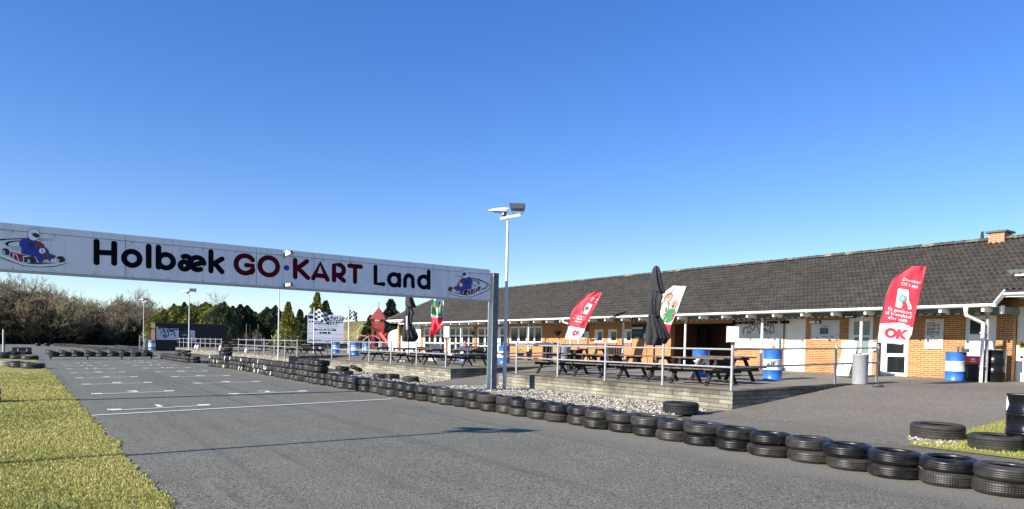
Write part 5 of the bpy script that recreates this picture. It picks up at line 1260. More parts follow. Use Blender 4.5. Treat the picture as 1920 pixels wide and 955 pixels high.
# red-lidded bin, black cabinets, big black drum
p = onX(1829, 714, 23.6); t = thing('litter_bin', 'small black litter bin with a bright red lid before the white door', 'bin', (p[0], p[1], zt(p[0]))); mb = MB(); mb.box(-.2, .2, -.2, .2, .02, .54, blackp)
for a in (-.15, .15): mb.box(-.205, -.2, a-.02, a+.02, .1, .45, metaldark)
mb.build('body', t); mb = MB(); mb.box(-.22, .22, -.22, .22, .541, .78, mat('bright_red', (.72, .02, .03), .35)); mb.build('lid', t); mb = MB(); mb.box(-.224, -.221, -.05, .05, .66, .70, whiteprint); mb.box(-.224, -.221, -.08, .08, .61, .63, whiteprint); mb.build('mark', t)
p = onX(1866, 715.5, 24.2); pp = onX(1881, 715.5, 24.2); ym_ = (p[1]+pp[1])/2
t = thing('black_drum', 'pair of black ribbed drums by the brick pier behind the downpipe', 'drum', (24.1, p[1], zt(24.1)))
for j, yy in enumerate((0, )):
    mb = MB(); mb.lathe([(.3, 0), (.3, .29), (.312, .30), (.3, .31), (.3, .58), (.312, .59), (.3, .60), (.3, .94), (.31, .95)], blackp, c=(0, yy, 0), n=30); mb.disc((0, yy, .94), .3, blackp, 30); mb.build('body', t)
mb = MB(); mb.box(-.35, .35, -.35, .35, .955, .975, darkgrey); mb.build('cover_board', t)
p = onX(1845, 660, 23.45); mb = MB()
# big black drum at the right edge
p = F0(1912, 847); t = thing('black_drum', 'large glossy black drum with silver rings cut by the right frame edge', 'drum', (12.85, 4.28, zramp(12.85)))
pc = (12.85, 4.28); hh = zof(pc, 740)-zramp(12.85); R = .31
mb = MB(); prof = [(R+.01, 0), (R, .03)]
for f in (.33, .66): z = hh*f; prof += [(R, z-.035), (R+.012, z-.022), (R, z-.008), (R, z+.008), (R+.012, z+.022), (R, z+.035)]
prof += [(R, hh-.03), (R+.01, hh-.015), (R+.01, hh)]
mb.lathe(prof, blackp, n=48); mb.build('body', t)
mb = MB(); mb.disc((0, 0, hh-.012), R, mat('drum_lid_pale', (.45, .42, .30), .6, var=.2, vscale=5), 36); mb.build('lid', t)
mb = MB(); a0_ = atan2(-pc[1], -pc[0])
def dc(a, z, o=.003): return ((R+o)*cos(a0_+a), (R+o)*sin(a0_+a), z)
# pale square-on-edge label on the left flank
cx_, cz_ = -1.32, hh*.82
mb.add([dc(cx_-.30, cz_), dc(cx_-.15, cz_-.07), dc(cx_, cz_-.13), dc(cx_+.15, cz_-.065), dc(cx_+.28, cz_), dc(cx_+.15, cz_+.065), dc(cx_, cz_+.13), dc(cx_-.15, cz_+.07)], [tuple(range(8))], whiteprint); mb.build('label', t)
# A-frame sign by the glazed door
p = T(1590, 703); t = thing('a_frame_sign', 'white folding A-frame sign behind the tall grey bin', 'sign', (22.6, onX(1592, 700, 22.6)[1], zt(22.6)), radians(-15))
mb = MB(); vs = [(-.34, -.28, .05), (-.34, .28, .05), (.0, .28, .98), (0, -.28, .98)]; mb.add(vs+[(x+.03, y, z) for x, y, z in vs], [(0, 1, 2, 3), (7, 6, 5, 4), (0, 4, 5, 1), (1, 5, 6, 2), (2, 6, 7, 3), (3, 7, 4, 0)], white)
mb.build('front_panel', t); mb = MB(); vs = [(.34, -.28, .05), (.34, .28, .05), (.04, .28, .98), (.04, -.28, .98)]; mb.add(vs+[(x-.02, y, z) for x, y, z in vs], [(0, 1, 2, 3), (7, 6, 5, 4), (0, 4, 5, 1), (1, 5, 6, 2), (2, 6, 7, 3), (3, 7, 4, 0)], whitedirty); mb.build('rear_panel', t)
mb = MB(); mb.box(-.06, .1, -.32, .32, .98, 1.22, white); mb.build('header', t)
mb = MB(); mb.add([(-.262, -.17, .28), (-.262, .17, .28), (-.122, .17, .66), (-.122, -.17, .66)], [(0, 1, 2, 3)], mat('poster_grey', (.35, .36, .37), .6, col2=(.6, .6, .6), vscale=8)); mb.build('poster', t)
# dry stain stick: small entrance box on wall
y_, z_ = W(1642, 650); mb = MB(); mb.box(XW-.12, XW-.001, y_-.08, y_+.08, z_-.14, z_+.14, whitedirty); mb.box(XW-.125, XW-.12, y_-.06, y_+.06, z_-.1, z_+.1, galvd); tag(mb.build('meter_box'), 'small grey box on the brick strip between the two glazed doors', 'box')

# ------------------------------------------------------------------ beach flags
def flag(name, lab, base, h_dir, left, right, cols, group, items, N=(24, 40), wave=.035, polem=metaldark, ph=0.):
    """base: ground point; the banner hangs in the vertical plane through base with direction h_dir;
       left/right: outlines from foot to tip given as photo points, turned into real size in that plane"""
    hx, hy = h_dir; nx, ny = hy, -hx
    def un(px, py):
        d = ray(px, py); t = ((base[0]-EYE[0])*nx+(base[1]-EYE[1])*ny)/(d[0]*nx+d[1]*ny); p = EYE+d*t
        return ((p[0]-base[0])*hx+(p[1]-base[1])*hy, p[2]-base[2])
    Lp = [un(*q) for q in left]; Rp = [un(*q) for q in right]
    def at(P, t):
        L = [0]
        for a, b in zip(P[:-1], P[1:]): L.append(L[-1]+sqrt((a[0]-b[0])**2+(a[1]-b[1])**2))
        s = t*L[-1]
        for i in range(len(P)-1):
            if s <= L[i+1]+1e-9: k = (s-L[i])/(L[i+1]-L[i]+1e-9); return (P[i][0]+(P[i+1][0]-P[i][0])*k, P[i][1]+(P[i+1][1]-P[i][1])*k)
        return P[-1]
    def rip(u, v, o=0.): return (wave*sin(7*u+5*v+ph)*(.3+u)+wave*.6*sin(13*v-9*u+ph*2)+wave*.5*sin(21*(u*.7+v*.5)+ph))+o
    t = thing(name, lab, 'flag', base, 0, group)
    def surf(u, v, o=0.):
        a, b = at(Lp, v), at(Rp, v); s = a[0]+(b[0]-a[0])*u; z = a[1]+(b[1]-a[1])*u; w = rip(u, v, o)
        return (hx*s-(-nx)*w*1., hy*s-(-ny)*w, z)
    # make w positive toward the camera
    sgn = -1 if (nx*(0-base[0])+ny*(0-base[1])) < 0 else 1
    def surf(u, v, o=0.):
        a, b = at(Lp, v), at(Rp, v); s = a[0]+(b[0]-a[0])*u; z = a[1]+(b[1]-a[1])*u; w = rip(u, v)+o
        return (hx*s+nx*sgn*w, hy*s+ny*sgn*w, z)
    mb = MB(); nu, nv = N; V = [surf(i/nu, j/nv) for j in range(nv+1) for i in range(nu+1)]
    groups = {}
    for j in range(nv):
        for i in range(nu):
            m = cols((i+.5)/nu, (j+.5)/nv); groups.setdefault(m.name, (m, []))[1].append((j*(nu+1)+i, j*(nu+1)+i+1, (j+1)*(nu+1)+i+1, (j+1)*(nu+1)+i))
    o0 = None
    for m, fs in groups.values(): mb.add(V, fs, m, True)
    mb.build('banner', t)
    pm = MB(); pp = [(0, 0, 0), (Lp[0][0]*hx, Lp[0][0]*hy, Lp[0][1])]
    for q in np.linspace(0, 1, 14): a = at(Lp, q); pp.append((a[0]*hx-nx*sgn*.0, a[0]*hy, a[1]))
    pm.tube([Vector(q) for q in pp], .011, polem, 8); pm.cyl((0, 0, 0), (0, 0, .05), .14, metaldark, 16); pm.build('pole', t)
    return t, surf
def ftext(mb, surf, s, size, m, u0, v0, sc, ang=0., o=.012, **k):
    """write text on the banner around (u0, v0); sc = (metres to u, metres to v)"""
    vs, fs = textmesh(s, size, m, ext=0, **k); c, si = cos(ang), sin(ang)
    mb.add([surf(u0+(x*c-y*si)*sc[0], v0+(x*si+y*c)*sc[1], o) for x, y, z in vs], fs, m)
FG = 'feather flags along the terraces'
hd = Vector((cos(radians(-48)), sin(radians(-48)))).normalized(); hd = (hd.x, hd.y)
b = (19.0, onX(1645.5, 715, 19.0)[1], zt(19.0)+.0)
t, sf = flag('feather_flag', 'large red and white feather flag reading OK at the right end of the railing', b, hd,
    [(1645, 642), (1650, 605), (1659, 560), (1673, 525), (1690, 508), (1708, 499)], [(1690, 646), (1700, 642), (1709, 628), (1716, 590), (1728, 540), (1737, 500)],
    lambda u, v: whiteflag if v < .245+.03*sin(u*4-1) else redflag, FG, [], N=(36, 90), wave=.016)
mb = MB(); ftext(mb, sf, 'OK', .36, redflag, .53, .135, (1.15, .42), .08, bold=.022, sx=1.1)
mb.build('logo_lettering', t)
mb = MB()
for s, v, uu in (('Få gavekort', .415, .52), ('til brændstof', .365, .50), ('eller vask', .315, .50)): ftext(mb, sf, s, .135, whiteflag, uu, v, (1.15, .42), .03)
for s, v, uu in (('Download', .79, .60), ("OK's app", .735, .60)): ftext(mb, sf, s, .125, whiteflag, uu, v, (1.2, .42), .05)
mb.build('slogan_lettering', t)
mb = MB(); mb.add([sf(u, v, .012) for u, v in ((.36, .455), (.46, .45), (.82, .46), (.86, .48), (.70, .56), (.62, .665), (.58, .675), (.30, .67), (.29, .65), (.34, .56))], [tuple(range(10))], whiteflag)
mb.add([sf(.50+.12*cos(a), .565+.042*sin(a), .018) for a in np.linspace(0, 2*pi, 20, endpoint=False)], [tuple(range(20))], tealm); mb.add([sf(.50+.05*cos(a), .565+.018*sin(a), .024) for a in np.linspace(0, 2*pi, 12, endpoint=False)], [tuple(range(12))], whiteflag); mb.build('printed_card', t)
b = (20.6, onX(1057, 690, 20.6)[1], zt(20.6))
t, sf = flag('feather_flag', 'red feather flag with a white foot before the yellow wall and small windows', b, hd,
    [(1059.5, 636), (1065, 610), (1072, 585), (1085, 565), (1100, 553), (1115, 548)], [(1088, 637), (1095, 622), (1104, 600), (1114, 578), (1122, 562), (1129, 549.5)],
    lambda u, v: whiteflag if v < .235 else redflag, FG, [], N=(30, 70), wave=.03, ph=1.3)
mb = MB(); ftext(mb, sf, 'OK', .30, redflag, .60, .12, (1.0, .42), .1, bold=.02); mb.build('logo_lettering', t)
mb = MB()
for s, v in (('Få gavekort', .44), ('til brændstof', .39), ('eller vask', .34)): ftext(mb, sf, s, .13, whiteflag, .5, v, (1.0, .42), .06)
for s, v in (('Download', .84), ("OK's app", .79)): ftext(mb, sf, s, .12, whiteflag, .72, v, (1.0, .42), .1)
mb.build('slogan_lettering', t)
mb = MB(); mb.add([sf(u, v, .012) for u, v in ((.46, .50), (.78, .51), (.82, .72), (.50, .73))], [(0, 1, 2, 3)], whiteflag); mb.add([sf(.64+.11*cos(a), .62+.045*sin(a), .018) for a in np.linspace(0, 2*pi, 16, endpoint=False)], [tuple(range(16))], tealm); mb.build('printed_card', t)
# flag with two cheering children
b = (18.2, onX(1216, 700, 18.2)[1], zt(18.2))
def kidcol(u, v):
    if v < .34: return redflag
    if v < .42 and u < .75: return whiteflag
    return whiteflag
t, sf = flag('feather_flag', 'white and red feather flag showing two cheering children behind the closed parasol', b, hd,
    [(1211, 643), (1214, 620), (1222, 590), (1232, 565), (1245, 548), (1262, 536)], [(1242, 643), (1252, 636), (1258, 610), (1268, 588), (1277, 562), (1286.5, 537)], kidcol, FG, [], N=(30, 80), wave=.02, ph=2.1)
def blob(mb, cu, cv, ru, rv, m, o, n=18, a0=0): mb.add([sf(cu+ru*cos(a+a0), cv+rv*sin(a+a0), o) for a in np.linspace(0, 2*pi, n, endpoint=False)], [tuple(range(n))], m)
mb = MB()
mb.add([sf(u, v, .008) for u, v in ((.02, .40), (.05, .55), (.16, .66), (.38, .70), (.56, .68), (.62, .58), (.60, .38), (.3, .36))], [tuple(range(8))], greenshirt)
mb.add([sf(u, v, .012) for u, v in ((.56, .37), (.58, .54), (.70, .60), (.88, .60), (.98, .55), (.95, .42), (.8, .36))], [tuple(range(7))], greenshirt)
mb.add([sf(u, v, .016) for u, v in ((.20, .53), (.18, .60), (.50, .60), (.55, .53))], [tuple(range(4))], redflag)
mb.add([sf(u, v, .016) for u, v in ((.68, .46), (.70, .53), (.96, .53), (.94, .46))], [tuple(range(4))], redflag)
mb.add([sf(u, v, .018) for u, v in ((.42, .37), (.50, .50), (.66, .54), (.70, .38))], [tuple(range(4))], yellowp)
mb.add([sf(u, v, .019) for u, v in ((.30, .66), (.40, .69), (.50, .665), (.40, .65))], [tuple(range(4))], whiteflag)
mb.build('printed_shirts', t)
mb = MB(); hh_ = hair
blob(mb, .37, .765, .20, .085, hh_, .012); blob(mb, .28, .71, .07, .05, hh_, .012); blob(mb, .40, .752, .125, .068, skin, .018)
blob(mb, .78, .70, .145, .055, mat('fair_hair', (.62, .45, .32), .7), .014); blob(mb, .78, .665, .13, .072, skin, .018)
mb.add([sf(u, v, .024) for u, v in ((.33, .735), (.41, .715), (.48, .735), (.41, .728))], [(0, 1, 2, 3)], whiteflag); blob(mb, .76, .64, .04, .024, mat('mouth_dark', (.12, .02, .02), .6), .024, 10)
for cu, cv in ((.36, .768), (.45, .770), (.73, .690), (.82, .692)): blob(mb, cu, cv, .020, .006, darkgrey, .025, 8)
for cu, cv in ((.405, .748), (.775, .668)): blob(mb, cu, cv, .018, .010, mat('skin_shade', (.50, .26, .18), .7), .022, 8)
mb.build('printed_faces', t)
# folded flag left of the gantry post
b0 = T(806, 680); b = (b0[0]+1.5, b0[1]+3, zt(b0[0]+1.5))
def c4f(u, v):
    if v < .42+.08*u: return redflag
    if v < .50: return whiteflag
    if v < .80:
        if (u-.28)**2*6+(v-.66)**2*60 < .10 or (u-.8)**2*6+(v-.70)**2*60 < .10: return mat('flag_brown', (.35, .10, .06), .7)
        return whiteflag if .46 < u < .60 or u > .94 else greenshirt
    return mat('flag_brown', (.35, .10, .06), .7) if (u-.3)**2*5+(v-.86)**2*90 < .12 else whiteflag
t, sf = flag('feather_flag', 'red, white and green feather flag hanging folded before the glazed bays', b, hd, [(807.5, 634), (808, 600), (809, 575), (811, 552), (814, 545)], [(812, 632), (825, 620), (831, 600), (830, 580), (831, 550)], c4f, FG, [], N=(32, 60), wave=.11, ph=.5)

# ------------------------------------------------------------------ advert board trailer and chequered flags
A0, A1 = T(576, 661), T(645, 663); A0 = A0*1.06+EYE*-.06; 
bx0, by0 = A0[0], A0[1]; d = ray(645, 660); 
# board plane faces the camera: through A0, direction roughly +x
dirb = np.array([cos(radians(-14)), sin(radians(-14))]); nb = np.array([dirb[1], -dirb[0]])
def BB(px, py): d = ray(px, py); tt = ((A0[:2]-EYE[:2])@nb)/(d[:2]@nb); p = EYE+d*tt; return float((p[:2]-A0[:2])@dirb), float(p[2])
t = thing('advert_board', 'large pale board with club text on a low dark trailer', 'board', (bx0, by0, 0), radians(-14))
ul, ztp = BB(575.5, 588); ur, ztr = BB(645, 592); _, zbp = BB(610, 654)
mb = MB(); vs = [(x, y, z) for x, zz in ((0, ztp), (ur, ztr)) for y in (0, .06) for z in (zbp, zz)]
mb.add(vs, [(0, 1, 3, 2), (4, 6, 7, 5), (0, 4, 5, 1), (2, 3, 7, 6), (0, 2, 6, 4), (1, 5, 7, 3)], mat('board_blue_white', (.62, .66, .74), .5)); mb.build('board', t)
mb = MB(); Wd = ur; Hh = ztp-zbp
def at_(fx, fz): return (fx*Wd, -.006, zbp+fz*Hh)
vs, fs = textmesh('Holbæk Go-Kart Land', .42, navy, ext=0, bold=.008); q = at_(.56, .90); mb.add([(q[0]+x*.9, q[1], q[2]+y) for x, y, z in vs], fs, navy)
for i_, (fz, a, b, h) in enumerate([(.825, .45, .98, .10), (.77, .03, .98, .12), (.72, .18, .85, .10), (.66, .25, .9, .04), (.60, .3, .8, .05), (.545, .15, .85, .13), (.46, .33, .70, .17), (.24, .05, .40, .10), (.22, .45, .9, .04), (.06, .38, .66, .14)]): scribble(mb, navy if h > .09 else greym, lambda x, y, z: (x, -.006-z, y), a*Wd, b*Wd, zbp+fz*Hh, h, i_)
mb.build('lettering', t)
mb = MB()
for fz in (.42, .30): mb.box(.02, Wd-.02, -.004, -.001, zbp+fz*Hh, zbp+fz*Hh+.03, greym)
mb.box(.05, .7, -.005, -.001, zbp+.86*Hh, zbp+.94*Hh, bluel); mb.build('printed_rules', t)
zb_ = zt(20)
mb = MB(); mb.box(-.2, Wd+2.4, -.3, .9, zb_+.35, zb_+.75, black); mb.box(-.1, .1, -.1, .1, zb_, zb_+.4, black); mb.build('trailer_bed', t)
for x_ in (1.0, Wd+.9):
    mb = MB(); mb.cyl((x_, -.35, zb_+.30), (x_, -.12, zb_+.30), .30, black, 20); w_ = mb.build('wheel', t); mb = MB(); mb.cyl((x_, -.365, zb_+.30), (x_, -.351, zb_+.30), .17, whited, 16); mb.build('rim', w_)
def flagpole(px, base_py, top_py, lab, fl, X=None):
    p = T(px, base_py); p = onX(px, base_py, X) if X else p; z = zt(p[0]); hz = zof(p, top_py)
    t = thing('flagpole', lab, 'flagpole', (p[0], p[1], z), 0, 'flagpoles with chequered flags'); mb = MB(); mb.cyl((0, 0, 0), (0, 0, hz-z), .045, white, 12, r1=.03); mb.lathe([(0.0, hz-z+.12), (.05, hz-z+.08), (.05, hz-z+.04), (0.02, hz-z)], metaldark, n=10); mb.build('pole', t)
    # chequered flag, 5 x 5 squares with folds
    h = Vector((cos(YAW-.2+0), -sin(YAW-.2), 0)); 
    wv, zb, ztp_ = fl; f = MB(); n = 24; V = []; s0 = .03
    for j in range(n+1):
        for i in range(n+1):
            u, v = i/n, j/n; s = s0+u*wv; drop = .28*u*wv; z_ = (ztp_-z)-(1-v)*(ztp_-zb)-drop+.05*sin(u*5)*wv; w = .12*sin(u*7+v*2)*wv*u
            V.append((h.x*s-h.y*w, h.y*s+h.x*w, z_))
    for kk, m in ((0, black), (1, whiteflag)):
        fs = [(j*(n+1)+i, j*(n+1)+i+1, (j+1)*(n+1)+i+1, (j+1)*(n+1)+i) for j in range(n) for i in range(n) if ((i*5//n)+(j*5//n)) % 2 == kk]
        f.add(V, fs, m, True)
    f.build('chequered_flag', t)
p = T(588, 657); 
flagpole(588, 657, 577, 'white flagpole with a chequered flag in front of the advert board', (1.15, zof(onX(588, 657, 18.5), 600), zof(onX(588, 657, 18.5), 579)), X=18.5)
flagpole(653, 663, 578, 'white flagpole with a chequered flag right of the advert board', (.62, zof(onX(653, 663, 20.2), 599), zof(onX(653, 663, 20.2), 581)), X=20.2)

# ------------------------------------------------------------------ play tower
def at_depth(px, py, Y): d = ray(px, py); return EYE+d*Y/d[1]
PY = 75.
c = at_depth(709, 655, PY); zb = .95
t = thing('play_tower', 'red wooden play tower with a pointed roof and a slide', 'play tower', (c[0], c[1], zb), radians(-32))
m_px = (at_depth(719, 640, PY)-at_depth(709, 640, PY)); mp = float(np.linalg.norm(m_px))/10  # metres per photo px across
zz = lambda py: zof(c, py)-zb
w = 14*mp/1.2
mb = MB(); rw = 17.5*mp/1.25; ze, za_ = zz(599.5), zz(576)
mb.add([(-rw, -rw, ze), (rw, -rw, ze), (rw, rw, ze), (-rw, rw, ze), (0, 0, za_)], [(0, 1, 4), (1, 2, 4), (2, 3, 4), (3, 0, 4), (3, 2, 1, 0)], mat('red_roof', (.26, .04, .035), .8)); mb.cyl((0, 0, za_-.1), (0, 0, zz(567)), .05, redm, 6); mb.build('roof', t)
for a, b in ((-1, -1), (1, -1), (1, 1), (-1, 1)):
    mb = MB(); mb.box(a*w*.78-.07, a*w*.78+.07, b*w*.78-.07, b*w*.78+.07, 0, ze, redm); mb.build('post', t)
z1, z2, z3 = zz(635), zz(617), zz(606)
mb = MB()
for sx, sy in ((0, -1), (-1, 0), (1, 0)):
    if sx == 0: mb.box(-w*.72, w*.72, sy*w*.78-.03, sy*w*.78+.03, z2, z3, redm)
    else: mb.box(sx*w*.78-.03, sx*w*.78+.03, -w*.72, w*.72, z2, z3, redm)
mb.box(-w*.8, w*.8, -w*.8, w*.8, z2-.15, z2-.05, redm); mb.build('cabin_wall', t)
mb = MB(); mb.box(-.1, w*.72, -w*.85, -w*.78, z1, z2-.16, redm); mb.box(-w*.9, -w*.75, -w*.3, w*.6, z1+.2, z2-.3, redm); mb.build('lower_panel', t)
mb = MB(); s0 = Vector((w*.6, -w*.9, z2-.6)); s1 = Vector((w*2.3, -w*1.9, .15))
mb.bar(s0, s1, .55, .05, mat('slide_blue_grey', (.18, .18, .28), .35)); dd = (s1-s0); sd = dd.cross(Vector((0, 0, 1))).normalized()
for k in (-1, 1): mb.bar(s0+sd*.3*k+Vector((0, 0, .12)), s1+sd*.3*k+Vector((0, 0, .12)), .06, .34, mat('slide_red', (.62, .08, .07), .4))
mb.build('slide', t)
mb = MB(); bz = z2-.4; mb.box(w*.8, w*3.0, -.1, .1, bz-.1, bz+.1, redm)
for k in (1.5, 2.9): mb.box(w*k-.06, w*k+.06, -.7, -.58, 0, bz, redm); mb.box(w*k-.06, w*k+.06, .58, .7, 0, bz, redm); mb.box(w*k-.05, w*k+.05, -.7, .7, bz-.3, bz-.2, redm)
mb.build('swing_frame', t)
p = at_depth(690, 650, 66); t = thing('climbing_hoops', 'two pale arched climbing hoops beside the play tower', 'climbing frame', (p[0], p[1], .8), radians(-30))
for k, (cx_, r_) in enumerate(((-.55, .8), (.35, .95))):
    mb = MB(); zt_ = zof(p, 629.5)-.8; pts = [(cx_+r_*cos(a), k*.5, max(0, zt_-r_)+r_*sin(a)) for a in np.linspace(0, pi, 18)]; pts = [(pts[0][0], pts[0][1], 0)]+pts+[(pts[-1][0], pts[-1][1], 0)]; mb.tube(pts, .035, mat('hoop_pink', (.6, .42, .36), .5), 6); mb.build('hoop', t)
mb = MB(); mb.tube([(-.8, .2, 1.2), (0, .3, 1.6), (.8, .3, .5)], .05, redm, 6); mb.build('cross_rope', t)
p = at_depth(675, 650, 70); t = thing('basket_crane', 'thin yellow bent pole with a dark boom left of the play tower', 'play crane', (p[0], p[1], .8)); zt_ = zof(p, 608)-.8
mb = MB(); mb.tube([(-.3, 0, 0), (-.3, 0, zt_*.7), (0, 0, zt_*.9), (.35, 0, zt_)], .035, yellow, 6); mb.build('pole', t); mb = MB(); mb.bar((.3, 0, zt_), (2.2, -.3, zt_-.7), .16, .14, metaldark); mb.build('boom', t)
# wooden post, white arched tent wall, left of the clubhouse end
p = onX(748, 660, 24.3); t = thing('timber_post', 'thick orange-brown timber post at the left end of the clubhouse', 'post', (p[0], p[1], zt(24.3))); mb = MB(); mb.box(-.1, .1, -.14, .14, 0, zof(p, 609)-zt(24.3), woodo); mb.build('shaft', t); mb = MB(); zc_ = zof(p, 617)-zt(24.3); mb.add([(.1, -.1, zc_+.35), (.1, -.1, zc_-.6), (.1, -.9, zc_+.0)], [(0, 1, 2)], black); mb.add([(.16, -.1, zc_+.35), (.16, -.1, zc_-.6), (.16, -.9, zc_+.0)], [(2, 1, 0)], black); mb.build('bracket', t)
# white arched shelter
p = onX(745, 662, 27.0); t = thing('white_shelter', 'white rounded shelter beyond the clubhouse end by the play tower', 'shelter', (27.0, onX(741, 660, 27.0)[1], .85)); mb = MB(); n = 14; Yc_ = 0
y0_, y1_ = -3.6, 1.6; pts = [((y0_+y1_)/2+(y1_-y0_)/2*cos(a), 1.25+.72*abs(sin(a))**.8) for a in np.linspace(0, pi, n)]
poly = [(y0_, 0), (y1_, 0)]+pts
vs = [(0, a, b) for a, b in poly]+[(3, a, b) for a, b in poly]; k = len(poly); mb.add(vs, [tuple(range(k)), tuple(range(k, 2*k))[::-1]]+[(i, k+i, k+(i+1) % k, (i+1) % k) for i in range(k)], white); mb.build('canopy', t)
mb = MB(); mb.box(-.02, -.005, y0_+.5, y0_+1.6, 1.0, 1.3, greym); mb.build('panel', t)

# ------------------------------------------------------------------ black hut with map board
HX0 = onX(292.5, 650, 14.5); Yh = HX0[1]; hut_y = 90.
def HY(px, py): return at_depth(px, py, hut_y)
hl_, hr_ = HY(292.5, 640), HY(425, 645); zh0 = .15; zh1 = zof(hl_, 606.5)
t = thing('black_hut', 'flat-roofed black hut with a brick end wall and a circuit map board', 'hut', (hl_[0], hut_y, 0))
mb = MB(); mb.box(0, hr_[0]-hl_[0], 0, 3.1, zh0-.3, zh1, mat('black_cladding', (.012, .011, .014), .7)); mb.build('wall', t)
mb = MB(); mb.box(-.15, hr_[0]-hl_[0]+.15, -.12, 3.2, zh1, zh1+.12, darkgrey); mb.build('roof', t)
be = HY(285.5, 640)
mb = MB(); mb.box(-.12, -.003, -.1, 3.1, zh0-.3, zh1-.02, mat('hut_brown_brick', (.10, .05, .038), .85, var=.3, vscale=6)); mb.build('brick_end', t)
bm_ = [HY(291.3+2.2, 637), HY(335, 616.5)]
tt = thing('track_map_board', 'pale circuit map board on the front of the black hut', 'sign', (bm_[0][0], hut_y-.06, bm_[0][2])); W2, H2 = bm_[1][0]-bm_[0][0], bm_[1][2]-bm_[0][2]
mb = MB(); mb.box(0, W2, -.03, 0, 0, H2, mat('board_blue_white', (.62, .66, .74), .5)); mb.build('board', tt)
mb = MB(); ol = [[(.15, .25), (.18, .6), (.24, .72), (.30, .7), (.33, .82), (.36, .6), (.42, .55), (.45, .82), (.5, .8), (.56, .3)], [(.56, .8), (.75, .85), (.8, .6), (.84, .28)], [(.58, .75), (.72, .75), (.70, .5), (.62, .45)], [(.28, .25), (.3, .5), (.33, .3), (.42, .45), (.48, .25), (.3, .22)]]
for s_ in ol:
    for (a, b), (c_, d_) in zip(s_[:-1], s_[1:]): mb.bar((a*W2, -.04, b*H2), (c_*W2, -.04, d_*H2), .02, .10, navy)
mb.build('circuit_outline', tt)
mb = MB(); vs, fs = textmesh('Baneoversigt 1200 meter bane', .3, navy, ext=0, bold=.01); mb.add([(W2*.5+x*.95, -.035, H2*.93+y) for x, y, z in vs], fs, navy); mb.box(0.03, W2-.03, -.036, -.031, H2*.12, H2*.15, greym); mb.build('heading', tt)
for (pl, pr, pt, pb, mm, lab) in ((356.5, 365, 620, 640, 'board_blue_white', 'small pale notice right of the emblem on the black hut'), (293.4, 295.5, 612, 634, 'white_dirty', 'narrow white notice at the brick corner of the black hut')):
    a_, b_ = HY(pl, pb), HY(pr, pt); q = thing('notice', lab, 'notice', (a_[0], hut_y-.16, a_[2])); mb = MB(); w3, h3 = b_[0]-a_[0], b_[2]-a_[2]; mb.box(0, w3, -.03, 0, 0, h3, MATS.get(mm, white)); mb.build('panel', q); mb = MB()
    for k in range(5): mb.box(w3*.15, w3*.85, -.034, -.031, h3*(.15+.15*k), h3*(.19+.15*k), greym)
    mb.build('print', q)
a_ = HY(346, 625); q = thing('emblem_sign', 'dark square sign with a faint grey emblem on the black hut', 'sign', (a_[0], hut_y-.06, a_[2])); mb = MB(); mb.box(-.5, .5, -.02, 0, -.45, .55, mat('dark_purple', (.03, .025, .04), .5)); mb.build('panel', q); mb = MB(); mb.add([(-.35, -.03, -.35), (0, -.03, -.1), (.35, -.03, -.35), (0, -.03, -.25)], [(0, 1, 2, 3)], silver); mb.build('emblem', q)

# left verge: thin pole and low black sign
p = G(6, 663); t = thing('marker_pole', 'thin white pole with a dark backing at the left frame edge', 'pole', p); hz = zof(p, 618)-p[2]; mb = MB(); mb.cyl((0, 0, 0), (0, 0, hz), .05, whited, 8); mb.build('pole', t); mb = MB(); mb.box(.06, .12, -.04, .04, 0, hz, black); mb.build('backing', t)
p = G(42, 664); t = thing('low_sign', 'low black board on two stakes standing behind the verge tyres', 'sign', p, radians(-8)); z0, z1 = zof(p, 660)-p[2], zof(p, 651.5)-p[2]
mb = MB(); mb.box(-.68, .62, -.02, .02, z0, z1, black); mb.build('board', t)
for a in (-.3, .3): mb = MB(); mb.box(a-.03, a+.03, -.05, -.025, 0, z0+.25, whited); mb.build('stake', t)
p = T(396, 654); 
for (px, py, hh, lab) in ((315.5, 650, .45, 'small white lantern at the far end of the farthest terrace wall'), (367, 656, .4, 'small white lantern on the farthest terrace wall, left of the pair'), (371.5, 656.3, .42, 'small white lantern on the farthest terrace wall, right of the pair'), (462, 660.5, .35, 'round white ball lantern on the third terrace wall'), (413.5, 657, .5, 'white folded cloth at the near end of the farthest terrace wall')):
    q = onX(px, py, 13.95); t = thing('lantern', lab, 'lantern', (q[0]-.0, q[1], zt(13.95)+.01)); mb = MB(); mb.lathe([(.13, 0), (.16, .1), (.12, hh*.7), (.05, hh), (0.0, hh)], whited, n=10); mb.build('shade', t)

